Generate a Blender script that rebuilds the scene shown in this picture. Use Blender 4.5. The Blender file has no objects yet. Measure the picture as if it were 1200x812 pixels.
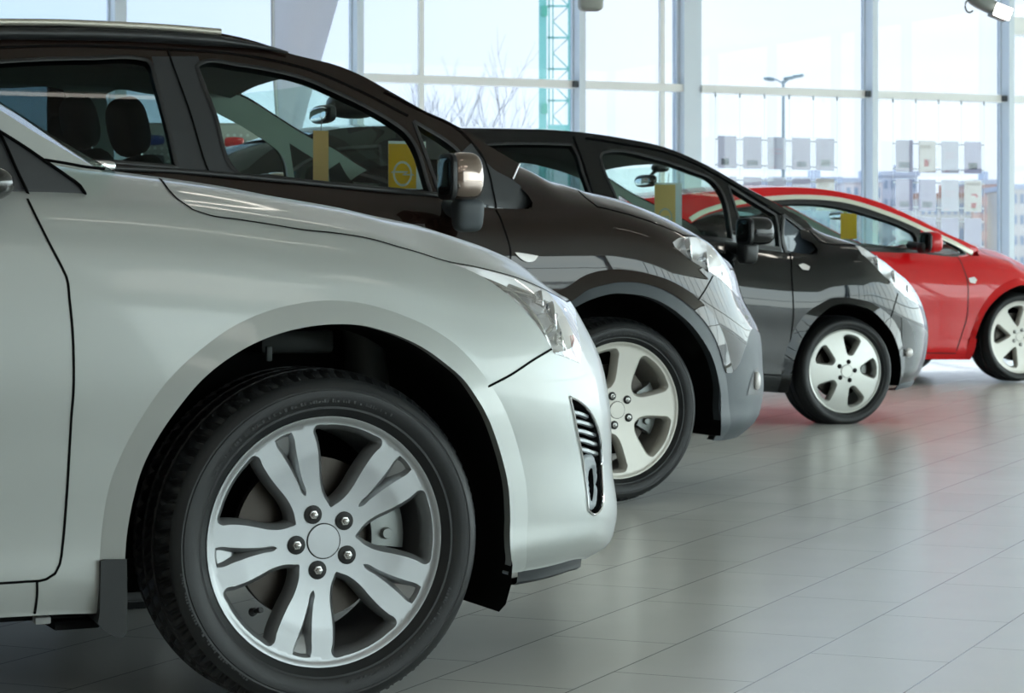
import bpy, bmesh, math, random
import numpy as np
from mathutils import Vector, Matrix
from mathutils.bvhtree import BVHTree
from mathutils.geometry import delaunay_2d_cdt

# ------------------------------------------------------------------ camera constants (1200 x 812 frame)
FPX, CX, HY, EYE = 2800.0, 600.0, 308.0, 0.87
TH = math.radians(24.0)
FU = np.array([math.cos(TH), math.sin(TH), 0.0])      # forward direction of every car, and along the glass front
NV = np.array([-math.sin(TH), math.cos(TH), 0.0])     # across, away from the camera
UP = np.array([0, 0, 1.0])
scene = bpy.context.scene
COL = scene.collection
random.seed(4)

def world_at(px, py, Z):
    return np.array([(px - CX) / FPX * Z, Z, EYE - (py - HY) / FPX * Z])

def on_facade(px, py, N):
    d = np.array([(px - CX) / FPX, 1.0, -(py - HY) / FPX])
    t = N / float(d @ NV)
    p = d * t + np.array([0, 0, EYE])
    return p

# ------------------------------------------------------------------ materials
MATS = {}
def srgb(c):
    return tuple(((v / 255.0) / 12.92 if v / 255.0 <= 0.04045 else ((v / 255.0 + 0.055) / 1.055) ** 2.4) for v in c)

def mat(name, rgb=(128, 128, 128), rough=0.5, metal=0.0, coat=0.0, spec=0.5, emit=None, estr=0.0, bump=0.0, bscale=200, var=0.0, vscale=6.0, coat_rough=0.03):
    if name in MATS: return MATS[name]
    m = bpy.data.materials.new(name); m.use_nodes = True
    nt = m.node_tree; b = nt.nodes['Principled BSDF']
    c = (*srgb(rgb), 1)
    b.inputs['Base Color'].default_value = c
    b.inputs['Roughness'].default_value = rough
    b.inputs['Metallic'].default_value = metal
    b.inputs['Coat Weight'].default_value = coat
    b.inputs['Coat Roughness'].default_value = coat_rough
    b.inputs['Specular IOR Level'].default_value = spec
    if emit is not None:
        b.inputs['Emission Color'].default_value = (*srgb(emit), 1)
        b.inputs['Emission Strength'].default_value = estr
    if var > 0 or bump > 0:
        tc = nt.nodes.new('ShaderNodeTexCoord')
        no = nt.nodes.new('ShaderNodeTexNoise'); no.inputs['Scale'].default_value = vscale
        no.inputs['Detail'].default_value = 4
        nt.links.new(tc.outputs['Object'], no.inputs['Vector'])
        if var > 0:
            mx = nt.nodes.new('ShaderNodeMix'); mx.data_type = 'RGBA'
            mx.inputs[6].default_value = tuple(v * (1 - var) for v in c[:3]) + (1,)
            mx.inputs[7].default_value = tuple(min(1, v * (1 + var)) for v in c[:3]) + (1,)
            nt.links.new(no.outputs['Fac'], mx.inputs[0]); nt.links.new(mx.outputs[2], b.inputs['Base Color'])
        if bump > 0:
            n2 = nt.nodes.new('ShaderNodeTexNoise'); n2.inputs['Scale'].default_value = bscale
            nt.links.new(tc.outputs['Object'], n2.inputs['Vector'])
            bp = nt.nodes.new('ShaderNodeBump'); bp.inputs['Strength'].default_value = bump; bp.inputs['Distance'].default_value = 0.002
            nt.links.new(n2.outputs['Fac'], bp.inputs['Height']); nt.links.new(bp.outputs['Normal'], b.inputs['Normal'])
    MATS[name] = m
    return m

def glass(name, tint=(235, 245, 240), refl=1.0, rough=0.0):
    if name in MATS: return MATS[name]
    m = bpy.data.materials.new(name); m.use_nodes = True
    nt = m.node_tree; nt.nodes.clear()
    out = nt.nodes.new('ShaderNodeOutputMaterial')
    mix = nt.nodes.new('ShaderNodeMixShader'); tr = nt.nodes.new('ShaderNodeBsdfTransparent'); gl = nt.nodes.new('ShaderNodeBsdfGlossy')
    fr = nt.nodes.new('ShaderNodeFresnel'); fr.inputs['IOR'].default_value = 1.5
    ge = nt.nodes.new('ShaderNodeNewGeometry'); ir = nt.nodes.new('ShaderNodeMapRange'); ir.inputs['To Min'].default_value = 1.5; ir.inputs['To Max'].default_value = 1 / 1.5
    nt.links.new(ge.outputs['Backfacing'], ir.inputs[0]); nt.links.new(ir.outputs[0], fr.inputs['IOR'])
    mu = nt.nodes.new('ShaderNodeMath'); mu.operation = 'MULTIPLY'; mu.inputs[1].default_value = refl; mu.use_clamp = True
    tr.inputs['Color'].default_value = (*srgb(tint), 1)
    gl.inputs['Roughness'].default_value = rough; gl.inputs['Color'].default_value = (1, 1, 1, 1)
    nt.links.new(fr.outputs[0], mu.inputs[0]); nt.links.new(mu.outputs[0], mix.inputs[0])
    nt.links.new(tr.outputs[0], mix.inputs[1]); nt.links.new(gl.outputs[0], mix.inputs[2]); nt.links.new(mix.outputs[0], out.inputs[0])
    MATS[name] = m
    return m

def thin_sheet(name, rgb, trans=.55):
    """paper or cloth that lets light through"""
    if name in MATS: return MATS[name]
    m = bpy.data.materials.new(name); m.use_nodes = True
    nt = m.node_tree; nt.nodes.clear()
    out = nt.nodes.new('ShaderNodeOutputMaterial'); mx = nt.nodes.new('ShaderNodeMixShader'); d = nt.nodes.new('ShaderNodeBsdfDiffuse'); t = nt.nodes.new('ShaderNodeBsdfTranslucent')
    for n in (d, t): n.inputs['Color'].default_value = (*srgb(rgb), 1)
    mx.inputs[0].default_value = trans
    nt.links.new(d.outputs[0], mx.inputs[1]); nt.links.new(t.outputs[0], mx.inputs[2]); nt.links.new(mx.outputs[0], out.inputs[0])
    MATS[name] = m
    return m

# ------------------------------------------------------------------ object helpers
def mesh_obj(name, verts, faces, m=None, parent=None, normals=None, smooth=True):
    me = bpy.data.meshes.new(name)
    me.from_pydata([tuple(map(float, v)) for v in verts], [], [tuple(int(i) for i in f) for f in faces])
    if smooth:
        me.polygons.foreach_set('use_smooth', [True] * len(me.polygons))
    me.validate()
    if normals is not None and len(normals) == len(me.vertices):
        me.normals_split_custom_set_from_vertices([tuple(map(float, n)) for n in normals])
    o = bpy.data.objects.new(name, me); COL.objects.link(o)
    if m is not None: me.materials.append(m)
    if parent is not None: o.parent = parent
    return o

def bm_obj(name, bm, m=None, parent=None, smooth=True, angle=40):
    me = bpy.data.meshes.new(name)
    bmesh.ops.recalc_face_normals(bm, faces=bm.faces)
    if smooth:
        for f in bm.faces: f.smooth = True
        for e in bm.edges:
            if len(e.link_faces) == 2 and e.calc_face_angle(0) > math.radians(angle): e.smooth = False
    bm.to_mesh(me); bm.free()
    o = bpy.data.objects.new(name, me); COL.objects.link(o)
    if m is not None: me.materials.append(m)
    if parent is not None: o.parent = parent
    return o

def thing(name, label, cat, loc=(0, 0, 0), rz=0.0, group=None):
    o = bpy.data.objects.new(name, None); COL.objects.link(o)
    o.empty_display_size = 0.1
    o.location = loc; o.rotation_euler = (0, 0, rz)
    tag(o, label, cat, group)
    return o

def tag(o, label, cat, group=None, kind=None):
    o['label'] = label; o['category'] = cat
    if group: o['group'] = group
    if kind: o['kind'] = kind
    return o

def structure(o):
    o['kind'] = 'structure'
    return o

def add_box(bm, c, s, bev=0.0, seg=2, rot=None):
    """box centred at c with full size s, optional bevel and rotation matrix"""
    M = Matrix.Translation(Vector(c)) @ (rot.to_4x4() if rot is not None else Matrix.Identity(4)) @ Matrix.Diagonal((s[0], s[1], s[2], 1))
    r = bmesh.ops.create_cube(bm, size=1.0, matrix=M)
    if bev > 0:
        es = list({e for v in r['verts'] for e in v.link_edges})
        bmesh.ops.bevel(bm, geom=es, offset=bev, segments=seg, affect='EDGES', profile=0.5)

def sheet(bm, x, y, z, sx, sz):
    bm.faces.new([bm.verts.new((x + a * sx / 2, y, z + b * sz / 2)) for a, b in ((-1, -1), (1, -1), (1, 1), (-1, 1))])

def add_tube(bm, pts, rad, seg=8, cap=True):
    pts = [Vector(p) for p in pts]
    rings = []
    n = len(pts)
    up = Vector((0, 0, 1))
    for i, p in enumerate(pts):
        t = (pts[min(i + 1, n - 1)] - pts[max(i - 1, 0)]).normalized()
        a = t.cross(up)
        if a.length < 1e-3: a = t.cross(Vector((1, 0, 0)))
        a.normalize(); b = t.cross(a)
        r = rad[i] if isinstance(rad, (list, tuple)) else rad
        rings.append([bm.verts.new(p + a * r * math.cos(2 * math.pi * k / seg) + b * r * math.sin(2 * math.pi * k / seg)) for k in range(seg)])
    for i in range(n - 1):
        for k in range(seg):
            bm.faces.new((rings[i][k], rings[i][(k + 1) % seg], rings[i + 1][(k + 1) % seg], rings[i + 1][k]))
    if cap:
        bm.faces.new(rings[0][::-1]); bm.faces.new(rings[-1])

def add_lathe_y(bm, prof, seg=48, cx=0, cz=0, close=False):
    """prof: list of (r, y); revolve about the y axis through (cx, *, cz)"""
    rings = []
    for r, y in prof:
        if r < 1e-6:
            rings.append([bm.verts.new((cx, y, cz))])
        else:
            rings.append([bm.verts.new((cx + r * math.cos(2 * math.pi * k / seg), y, cz + r * math.sin(2 * math.pi * k / seg))) for k in range(seg)])
    idx = list(range(len(rings) - 1)) + ([-1] if close else [])
    for i in idx:
        A, B = rings[i], rings[i + 1]
        for k in range(seg):
            k2 = (k + 1) % seg
            if len(A) == 1 and len(B) == 1: continue
            if len(A) == 1: bm.faces.new((A[0], B[k], B[k2]))
            elif len(B) == 1: bm.faces.new((A[k], A[k2], B[0]))
            else: bm.faces.new((A[k], A[k2], B[k2], B[k]))

def rounded(bm, c, s, pw=2.6, seg=20, rings=12, rot=None, taper=None):
    """superellipsoid centred at c with full size s; smooth cushion-like body"""
    def f(a, p): return math.copysign(abs(a) ** (2.0 / p), a)
    R = []
    for i in range(rings + 1):
        ph = -math.pi / 2 + math.pi * i / rings
        row = []
        for k in range(seg):
            th = 2 * math.pi * k / seg
            p = Vector((f(math.cos(ph), pw) * f(math.cos(th), pw), f(math.cos(ph), pw) * f(math.sin(th), pw), f(math.sin(ph), pw)))
            if taper: p = Vector((p.x * taper(p.z), p.y * taper(p.z), p.z))
            p = Vector((p.x * s[0] / 2, p.y * s[1] / 2, p.z * s[2] / 2))
            if rot is not None: p = rot @ p
            row.append(bm.verts.new(p + Vector(c)))
        R.append(row)
    for i in range(rings):
        for k in range(seg):
            k2 = (k + 1) % seg
            bm.faces.new((R[i][k], R[i][k2], R[i + 1][k2], R[i + 1][k]))
    bmesh.ops.remove_doubles(bm, verts=R[0] + R[-1], dist=1e-5)

# ------------------------------------------------------------------ curves
def tab(pts):
    """monotone cubic (PCHIP) table, clamped outside"""
    pts = sorted(pts)
    x = np.array([p[0] for p in pts], float); y = np.array([p[1] for p in pts], float)
    h = np.diff(x); d = np.diff(y) / h
    m = np.zeros_like(x)
    for i in range(1, len(x) - 1):
        if d[i - 1] * d[i] > 0:
            w1 = 2 * h[i] + h[i - 1]; w2 = h[i] + 2 * h[i - 1]
            m[i] = (w1 + w2) / (w1 / d[i - 1] + w2 / d[i])
    m[0], m[-1] = d[0], d[-1]
    def f(q):
        q = np.clip(np.asarray(q, float), x[0], x[-1])
        i = np.clip(np.searchsorted(x, q) - 1, 0, len(h) - 1)
        t = (q - x[i]) / h[i]
        return (y[i] * (1 + 2 * t) * (1 - t) ** 2 + h[i] * m[i] * t * (1 - t) ** 2 + y[i + 1] * t * t * (3 - 2 * t) + h[i] * m[i + 1] * t * t * (t - 1))
    return f

def smooth_line(P, step=0.012, closed=False, corner=38):
    """Catmull-Rom through P (N,2), corners sharper than `corner` degrees stay sharp"""
    P = [np.array(p, float) for p in P]
    Q = [P[0]]
    for p in P[1:]:
        if np.linalg.norm(p - Q[-1]) > 1e-5: Q.append(p)
    P = Q
    if closed and np.linalg.norm(P[0] - P[-1]) < 1e-5: P = P[:-1]
    n = len(P)
    def sharp(i):
        if not closed and (i == 0 or i == n - 1): return True
        a = P[i] - P[i - 1]; b = P[(i + 1) % n] - P[i]
        c = float(a @ b) / (np.linalg.norm(a) * np.linalg.norm(b) + 1e-12)
        return math.degrees(math.acos(max(-1, min(1, c)))) > corner
    sh = [sharp(i) for i in range(n)]
    out = []
    for i in range(n if closed else n - 1):
        p1, p2 = P[i], P[(i + 1) % n]
        L = np.linalg.norm(p2 - p1)
        def tan(j, a, b):   # unit-speed tangent at j
            if sh[j]: return (p2 - p1) / L
            q0, q1 = P[j - 1], P[(j + 1) % n]
            l0 = np.linalg.norm(P[j] - q0); l1 = np.linalg.norm(q1 - P[j])
            return ((P[j] - q0) / l0 * l1 + (q1 - P[j]) / l1 * l0) / (l0 + l1)
        m1 = tan(i, p1, p2) * L; m2 = tan((i + 1) % n, p1, p2) * L
        k = max(1, int(L / step))
        for j in range(k):
            t = j / k
            out.append(p1 * (1 + 2 * t) * (1 - t) ** 2 + m1 * t * (1 - t) ** 2 + p2 * t * t * (3 - 2 * t) + m2 * t * t * (t - 1))
    if not closed: out.append(P[-1])
    return np.array(out)

def inside(pts, poly):
    pts = np.asarray(pts); x, y = pts[:, 0], pts[:, 1]
    poly = np.asarray(poly); r = np.zeros(len(pts), bool)
    n = len(poly); j = n - 1
    for i in range(n):
        xi, yi = poly[i]; xj, yj = poly[j]
        if yi != yj:
            c = ((yi > y) != (yj > y)) & (x < (xj - xi) * (y - yi) / (yj - yi) + xi)
            r ^= c
        j = i
    return r

def seg_dist(pts, line, closed):
    pts = np.asarray(pts); line = np.asarray(line)
    A = line if closed else line[:-1]
    B = np.roll(line, -1, 0) if closed else line[1:]
    d = np.full(len(pts), 1e9)
    for a, b in zip(A, B):
        ab = b - a; t = np.clip(((pts - a) @ ab) / (ab @ ab + 1e-15), 0, 1)
        d = np.minimum(d, np.linalg.norm(pts - a - t[:, None] * ab, axis=1))
    return d

def cdt_regions(domain, holes, regions, step, lines=(), default='body', sx=1.0):
    """constrained triangulation of a flat domain; returns {region: (params, tris)}.
    domain/holes/regions are closed polygons (N,2); regions = [(name, poly)]; earlier regions win."""
    def dense(l, c):
        l = np.asarray(l, float); out = []
        n = len(l)
        for i in range(n if c else n - 1):
            p, q = l[i], l[(i + 1) % n]; k = max(1, int(np.linalg.norm(q - p) / (step * 1.1)))
            out += [p + (q - p) * j / k for j in range(k)]
        if not c: out.append(l[-1])
        return np.array(out)
    domain = np.clip(domain, -1e3, 1e3)
    loops = [(domain, True)] + [(h, True) for h in holes] + [(p, True) for _, p in regions] + [(l, False) for l in lines]
    loops = [(dense(l, c), c) for l, c in loops]
    lo = domain.min(0); hi = domain.max(0)
    gx = np.arange(lo[0] + step * 0.5, hi[0], step); gy = np.arange(lo[1] + step * 0.5, hi[1], step)
    G = np.array([(x + (step * 0.5 if j % 2 else 0), y) for j, y in enumerate(gy) for x in gx])
    G = G[inside(G, domain)]
    for l, c in loops:
        l = np.asarray(l)
        bb = (G[:, 0] > l[:, 0].min() - step) & (G[:, 0] < l[:, 0].max() + step) & (G[:, 1] > l[:, 1].min() - step) & (G[:, 1] < l[:, 1].max() + step)
        keep = np.ones(len(G), bool)
        if bb.any():
            keep[bb] = seg_dist(G[bb], l, c) > step * 0.45
        G = G[keep]
    V, E = [], []
    for l, c in loops:
        b = len(V); V += [Vector((float(p[0]), float(p[1]))) for p in l]; n = len(l)
        E += [(b + i, b + (i + 1) % n) for i in range(n if c else n - 1)]
    V += [Vector((float(p[0]), float(p[1]))) for p in G]
    ov, oe, of, *_ = delaunay_2d_cdt(V, E, [], 0, 1e-6)
    P = np.array([(v.x, v.y) for v in ov]); T = np.array([f for f in of if len(f) == 3])
    C = P[T].mean(1)
    ok = inside(C, domain)
    for h in holes: ok &= ~inside(C, h)
    lab = np.full(len(T), -1)
    for i, (nm, p) in enumerate(regions):
        s = (lab == -1) & inside(C, p); lab[s] = i
    out = {}
    for i in [-1] + list(range(len(regions))):
        nm = default if i == -1 else regions[i][0]
        t = T[ok & (lab == i)]
        if len(t) == 0: continue
        u, inv = np.unique(t, return_inverse=True)
        out[nm] = (P[u], inv.reshape(-1, 3))
    return out
# ------------------------------------------------------------------ car body: smooth analytic shell, panels cut out of it
class Car:
    def __init__(s, cx, cy, k, W=0.87):
        Z = k * FPX
        p = world_at(cx, cy, Z)
        s.O = p - 0.03 * NV; s.hub = p[2]; s.O[2] = 0.0
        s.W = W
        s.R = np.array([[math.cos(TH), math.sin(TH), 0], [-math.sin(TH), math.cos(TH), 0], [0, 0, 1]])   # world -> local
        s.cam = s.R @ (np.array([0, 0, EYE]) - s.O)
    def ray(s, px, py):
        d = s.R @ np.array([(px - CX) / FPX, 1.0, -(py - HY) / FPX])
        return d / np.linalg.norm(d)
    def at_w(s, px, py, w):
        d = s.ray(px, py); t = (w - s.cam[1]) / d[1]
        return s.cam + d * t
    def project(s, P):
        P = np.asarray(P, float)
        wd = P @ s.R + s.O        # local->world (R orthonormal)
        return np.stack([CX + FPX * wd[:, 0] / wd[:, 1], HY - FPX * (wd[:, 2] - EYE) / wd[:, 1]], 1)

    # ---- lower body
    def body(s, shoulder, bottom, center, sil, fr=(0, .10, .36, .64, .86, 1.0), ins=(.06, .03, .004, .0, .03, .09), u1=0.06, p=2.1,
             ur=-2.75, rear=-3.45, knots=None, cowl=-.6, L0=0.84, hood_q=(.12, .25, .40, 1.0), lift=(.004, .010, .018, .03), hood_f=(.40, .76, .985, 1.0), insu=None):
        s.u1, s.ur, s.p, s.cowl = u1, ur, p, cowl
        def conv(tr, w0, L):
            out = []
            for a in tr:
                if a[0] == 'g': out.append((a[1], a[2])); continue
                w = w0
                for _ in range(25):
                    q = s.at_w(a[0], a[1], w)
                    if q[0] > u1:
                        x = min(0.999, (q[0] - u1) / (L - u1))
                        w = 0.5 * w + 0.5 * (w0 + (s.W - w0) * (1 - (1 - x ** p) ** (1 / p)))
                    else: w = w0
                out.append((q[0], q[2]))
            return tab(out)
        s.zs = conv(shoulder, ins[-1], L0); s.zb = conv(bottom, ins[0] * .6, L0)
        if isinstance(center, dict):
            pts = []
            for (x, y) in center['sil']:
                q = s.at_w(x, y, center['w']); pts.append((q[0], q[2] + .003))
            center = center.get('rear', []) + pts + center.get('nose', [])
        s.zc = tab(center); print('zc', [(round(float(a), 3), round(float(b_), 3)) for a, b_ in center])
        s.hf = hood_f; s.nside = len(fr); s.fr = fr; s.ins = list(ins); s.hq = hood_q; s.rearL = rear
        s.insu = insu
        n = len(fr) + len(hood_q)
        if knots is None:
            H = 0.75
            kn = [0.0]
            for i in range(1, len(fr)): kn.append(kn[-1] + max(0.03, math.hypot((fr[i] - fr[i - 1]) * H, ins[i] - ins[i - 1])))
            pq = 0
            for q in hood_q: kn.append(kn[-1] + (q - pq) * (s.W - ins[-1]) * 1.02); pq = q
            knots = kn
        s.kn = np.array(knots); s.Tsh = knots[len(fr) - 1]; s.Tmax = knots[-1]
        s.L = np.array([L0] * n)
        ys = np.array([q[1] for q in sil], float); xs = np.array([q[0] for q in sil], float)
        o = np.argsort(ys); s.silx = lambda y: np.interp(y, ys[o], xs[o])
        a = np.linspace(0.02, 1.55, 120)
        for r in range(len(fr)):
            lo, hi = 0.3, 1.25
            for _ in range(30):
                s.L[r] = mid = (lo + hi) / 2
                P = s.row(r, u1 + a * s.ks); q = s.project(P); i = q[:, 0].argmax()
                if q[i, 0] > s.silx(q[i, 1]): hi = mid
                else: lo = mid
        for j in range(len(hood_q)): s.L[len(fr) + j] = s.L[len(fr) - 1] - lift[j]
        # flare defaults
        s.flare = None
        s.smax = u1 + math.pi / 2 * s.ks; s.smin = ur - math.pi / 2 * s.ks
        # grid for ray hits
        S = np.concatenate([np.arange(s.smin, u1 - 0.7, 0.06), np.arange(u1 - 0.7, s.smax + 1e-6, 0.012)])
        S[-1] = s.smax
        T = np.linspace(0, s.Tmax, 130)
        SS, TT = np.meshgrid(S, T, indexing='ij')
        P = s.B(SS.ravel(), TT.ravel())
        nT = len(T); F = []
        for i in range(len(S) - 1):
            for j in range(nT - 1):
                if T[j] >= s.Tsh - 1e-6 and S[i] < cowl: continue
                a0, b0, c0, d0 = i * nT + j, (i + 1) * nT + j, (i + 1) * nT + j + 1, i * nT + j + 1
                F += [(a0, b0, c0), (a0, c0, d0)]
        s.gp = np.stack([SS.ravel(), TT.ravel()], 1); s.gP = P; s.gF = F
        s.bvh = BVHTree.FromPolygons([Vector(p) for p in P], F)
    ks = 0.85
    def row(s, r, sig):
        sig = np.asarray(sig, float)
        n5 = s.nside - 1
        def ell(ins, L, u):
            pass
        hood = r > n5
        q = s.hq[r - s.nside] if hood else 0
        u = sig.copy(); L = s.L[r]
        a = np.clip((sig - s.u1) / s.ks, 0, math.pi / 2); b = np.clip((s.ur - sig) / s.ks, 0, math.pi / 2)
        u = np.where(sig > s.u1, s.u1 + (L - s.u1) * np.sin(a) ** (2 / s.p), u)
        u = np.where(sig < s.ur, s.ur + (s.rearL - s.ur) * np.sin(b) ** (2 / s.p), u)
        i5 = s.ins[n5]
        base = np.full_like(sig, i5 if hood else s.ins[r])
        if s.insu is not None: base = base + s.insu(u, r)
        w0 = base + (s.W - base) * q
        cs = 1 - np.cos(a) ** (2 / s.p) + 1 - np.cos(b) ** (2 / s.p)
        w = w0 + (s.W - w0) * cs
        zs = s.zs(u)
        if hood:
            z = zs + (s.zc(u) - zs) * s.hf[r - s.nside]
        else:
            zb = s.zb(u); z = zb + (zs - zb) * s.fr[r]
        return np.stack([u, w, z], -1)
    def B(s, sig, T):
        sig = np.asarray(sig, float); T = np.clip(np.asarray(T, float), -.5, s.Tmax)
        P = np.stack([s.row(r, sig) for r in range(len(s.kn))])
        k = s.kn; h = np.diff(k); n = len(k)
        D = (P[1:] - P[:-1]) / h[:, None, None]
        M = np.empty_like(P); M[0] = D[0]; M[-1] = D[-1]
        for r in range(1, n - 1): M[r] = (D[r - 1] * h[r] + D[r] * h[r - 1]) / (h[r] + h[r - 1])
        i = np.clip(np.searchsorted(k, T) - 1, 0, n - 2)
        hh = h[i]; t = ((T - k[i]) / hh)[:, None]; ar = np.arange(len(sig))
        out = P[i, ar] * (1 + 2 * t) * (1 - t) ** 2 + M[i, ar] * hh[:, None] * t * (1 - t) ** 2 + P[i + 1, ar] * t * t * (3 - 2 * t) + M[i + 1, ar] * hh[:, None] * t * t * (t - 1)
        neg = T < 0
        if neg.any(): out[neg] = P[0][neg] + np.array([0, .25, 1]) * T[neg][:, None]
        return out
    def disp(s, P, mode):
        if s.flare is None or mode not in s.flares: return P
        rin, rfl, A, base = s.flares[mode]
        du, dz = P[:, 0], P[:, 2] - s.hub
        ph = np.arctan2(dz, du); d = np.hypot(du, dz)
        q = (rfl(ph) - d) / (rfl(ph) - rin(ph))
        P = P.copy(); P[:, 1] -= A * q + base
        return P
    def BN(s, prm, mode='body'):
        e = 1.5e-3
        sg = np.clip(prm[:, 0], s.smin + 2 * e, s.smax - 2 * e); T = np.clip(prm[:, 1], 0.0, s.Tmax - 2 * e)
        f = lambda a, b: s.disp(s.B(a, b), mode)
        du = f(sg + e, T) - f(sg - e, T); dv = f(sg, T + e) - f(sg, T - e)
        n = np.cross(du, dv)
        l = np.linalg.norm(n, axis=1, keepdims=True)
        n = np.where(l > 1e-10, n / np.maximum(l, 1e-12), np.array([0, 0, 1.0]))
        return f(prm[:, 0], prm[:, 1]), n
    def hit(s, px, py):
        d = s.ray(px, py)
        loc, nor, idx, dist = s.bvh.ray_cast(Vector(s.cam), Vector(d))
        if loc is None: return None
        a, b, c = s.gF[idx]; A, Bv, Cv = s.gP[a], s.gP[b], s.gP[c]
        v0, v1, v2 = Bv - A, Cv - A, np.array(loc) - A
        d00, d01, d11, d20, d21 = v0 @ v0, v0 @ v1, v1 @ v1, v2 @ v0, v2 @ v1
        den = d00 * d11 - d01 * d01 + 1e-18
        v = (d11 * d20 - d01 * d21) / den; w = (d00 * d21 - d01 * d20) / den
        return s.gp[a] * (1 - v - w) + s.gp[b] * v + s.gp[c] * w
    def bp(s, tr):
        """photo outline -> shell parameters. (px,py) | ('p',sigma,T) | ('d',px,py): below the lower edge | ('r',px,py): run on to the front centre"""
        out = []
        for a in tr:
            if a[0] == 'p': out.append((a[1], a[2])); continue
            if a[0] == 'z':
                T = np.linspace(0, s.Tsh, 200); zz = s.B(np.full(200, float(a[1])), T)[:, 2]; out.append((a[1], float(np.interp(a[2], zz, T)) if a[2] > zz[0] else -.06)); continue
            tg = a[0] if isinstance(a[0], str) else None
            x, y = (a[1], a[2]) if tg else a
            h = s.hit(x, y)
            if tg == 'd':
                yy = y
                while h is None and yy > y - 160: yy -= 1.5; h = s.hit(x, yy)
                if h is not None: h = np.array([h[0], -0.06])
            elif h is None:
                k = 0
                while h is None and k < 60: k += 1; h = s.hit(x - k, y + 0.3 * k)
            if h is None: print('MISS', a); continue
            out.append(tuple(h))
            if tg == 'r': out.append((s.smax + .01, h[1]))
        return np.array(out)
    def set_flare(s, arch, crease, A=0.014, base=0.0, mode='band'):
        def polar(tr):
            P = s.B(*s.bp(tr).T); du, dz = P[:, 0], P[:, 2] - s.hub
            ph = np.arctan2(dz, du); d = np.hypot(du, dz); o = np.argsort(ph); ph, d = ph[o], d[o]
            return (lambda q: np.interp(q, ph, d)), (ph[0], ph[-1])
        rin, _ = polar(arch); rfl, _ = polar(crease)
        if s.flare is None: s.flares = {}
        if mode == 'band': s.flare = (rin, rfl)
        else: s.flare = s.flare or (rin, rfl)
        s.flares[mode] = (rin, rfl, A, base)

    def emit(s, name, prm, tris, m, parent, mode='body', mirror=False, near=True, off=0.0, weld=False):
        """near=True,mirror=True makes two objects unless weld joins both halves along the centre line"""
        P, n = s.BN(prm, mode)
        if off: P = P + n * off
        def side(P, n):
            a = P[tris]; fn = np.cross(a[:, 1] - a[:, 0], a[:, 2] - a[:, 0])
            flip = (fn * n[tris[:, 0]]).sum(1) < 0
            t = tris.copy(); t[flip] = t[flip][:, ::-1]
            return t
        mr = np.array([1, -1, 1]); c = np.array([0, 2 * s.W, 0])
        if weld:
            mid = np.abs(P[:, 1] - s.W) < 4e-3
            P = P.copy(); n = n.copy(); P[mid, 1] = s.W; n[mid, 1] = 0; n /= np.linalg.norm(n, axis=1, keepdims=True) + 1e-9
            k = len(P); idx = np.where(mid, np.arange(k), 0); keep = np.where(~mid)[0]; idx[keep] = k + np.arange(len(keep))
            V = np.vstack([P, (P * mr + c)[keep]]); N = np.vstack([n, (n * mr)[keep]])
            t2 = idx[side(P * mr + c, n * mr)]
            return mesh_obj(name, V, np.vstack([side(P, n), t2]), m, parent, N)
        o = None
        if near: o = mesh_obj(name, P, side(P, n), m, parent, n)
        if mirror:
            Q, q = P * mr + c, n * mr; o2 = mesh_obj(name, Q, side(Q, q), m, parent, q); o = o or o2
        return o

    def ribbon(s, name, lines, width, m, parent, surf='B', lift=0.0012, both=True):
        o = None
        for line, mode in lines:
            line = np.asarray(line)
            if surf == 'B': P, n = s.BN(line, mode)
            else: P, n = s.GN(line)
            tg = np.gradient(P, axis=0); tg /= np.linalg.norm(tg, axis=1, keepdims=True) + 1e-12
            b = np.cross(n, tg); b /= np.linalg.norm(b, axis=1, keepdims=True) + 1e-12
            for sg in ((1, -1) if both else (1,)):
                A = [P + b * width / 2 + n * lift, P + b * width * .25 + n * lift * 1.5, P - b * width * .25 + n * lift * 1.5, P - b * width / 2 + n * lift]
                if sg < 0: A = [q * np.array([1, -1, 1]) + np.array([0, 2 * s.W, 0]) for q in A]
                V, F = [], []; L = len(P)
                for q in A: V += list(q)
                for r in range(3):
                    for i in range(L - 1):
                        F.append((r * L + i, r * L + i + 1, (r + 1) * L + i + 1, (r + 1) * L + i))
                o2 = mesh_obj(name, V, F, m, parent); o = o or o2
        return o

    # ---- upper body (greenhouse side): w = G(u, z)
    def upper(s, zb, w0=0.095, k1=0.22, k2=0.28, ua=-.9, nar=0.12, ub=-2.6, rnar=0.18):
        s.gpar = (zb, w0, k1, k2, ua, nar, ub, rnar)
    def G(s, u, z):
        zb, w0, k1, k2, ua, nar, ub, rnar = s.gpar
        h = z - zb; h = np.where(h < 0, h * .2, h)
        return w0 + k1 * h + k2 * h * h + nar * np.maximum(0, u - ua) ** 2 + rnar * np.maximum(0, ub - u) ** 2
    def G3(s, prm):
        prm = np.asarray(prm); return np.stack([prm[:, 0], s.G(prm[:, 0], prm[:, 1]), prm[:, 1]], 1)
    def GN(s, prm):
        prm = np.asarray(prm, float); e = 2e-3
        gu = (s.G(prm[:, 0] + e, prm[:, 1]) - s.G(prm[:, 0] - e, prm[:, 1])) / (2 * e)
        gz = (s.G(prm[:, 0], prm[:, 1] + e) - s.G(prm[:, 0], prm[:, 1] - e)) / (2 * e)
        n = np.stack([gu, -np.ones_like(gu), gz], 1); n /= np.linalg.norm(n, axis=1, keepdims=True)
        return s.G3(prm), n
    def gp_(s, tr):
        out = []
        for a in tr:
            if a[0] == 'g': out.append((a[1], a[2])); continue
            w = 0.12
            for _ in range(40):
                q = s.at_w(a[0], a[1], w); w = 0.5 * w + 0.5 * float(s.G(q[0], q[2]))
            out.append((q[0], q[2]))
        return np.array(out)
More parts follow.
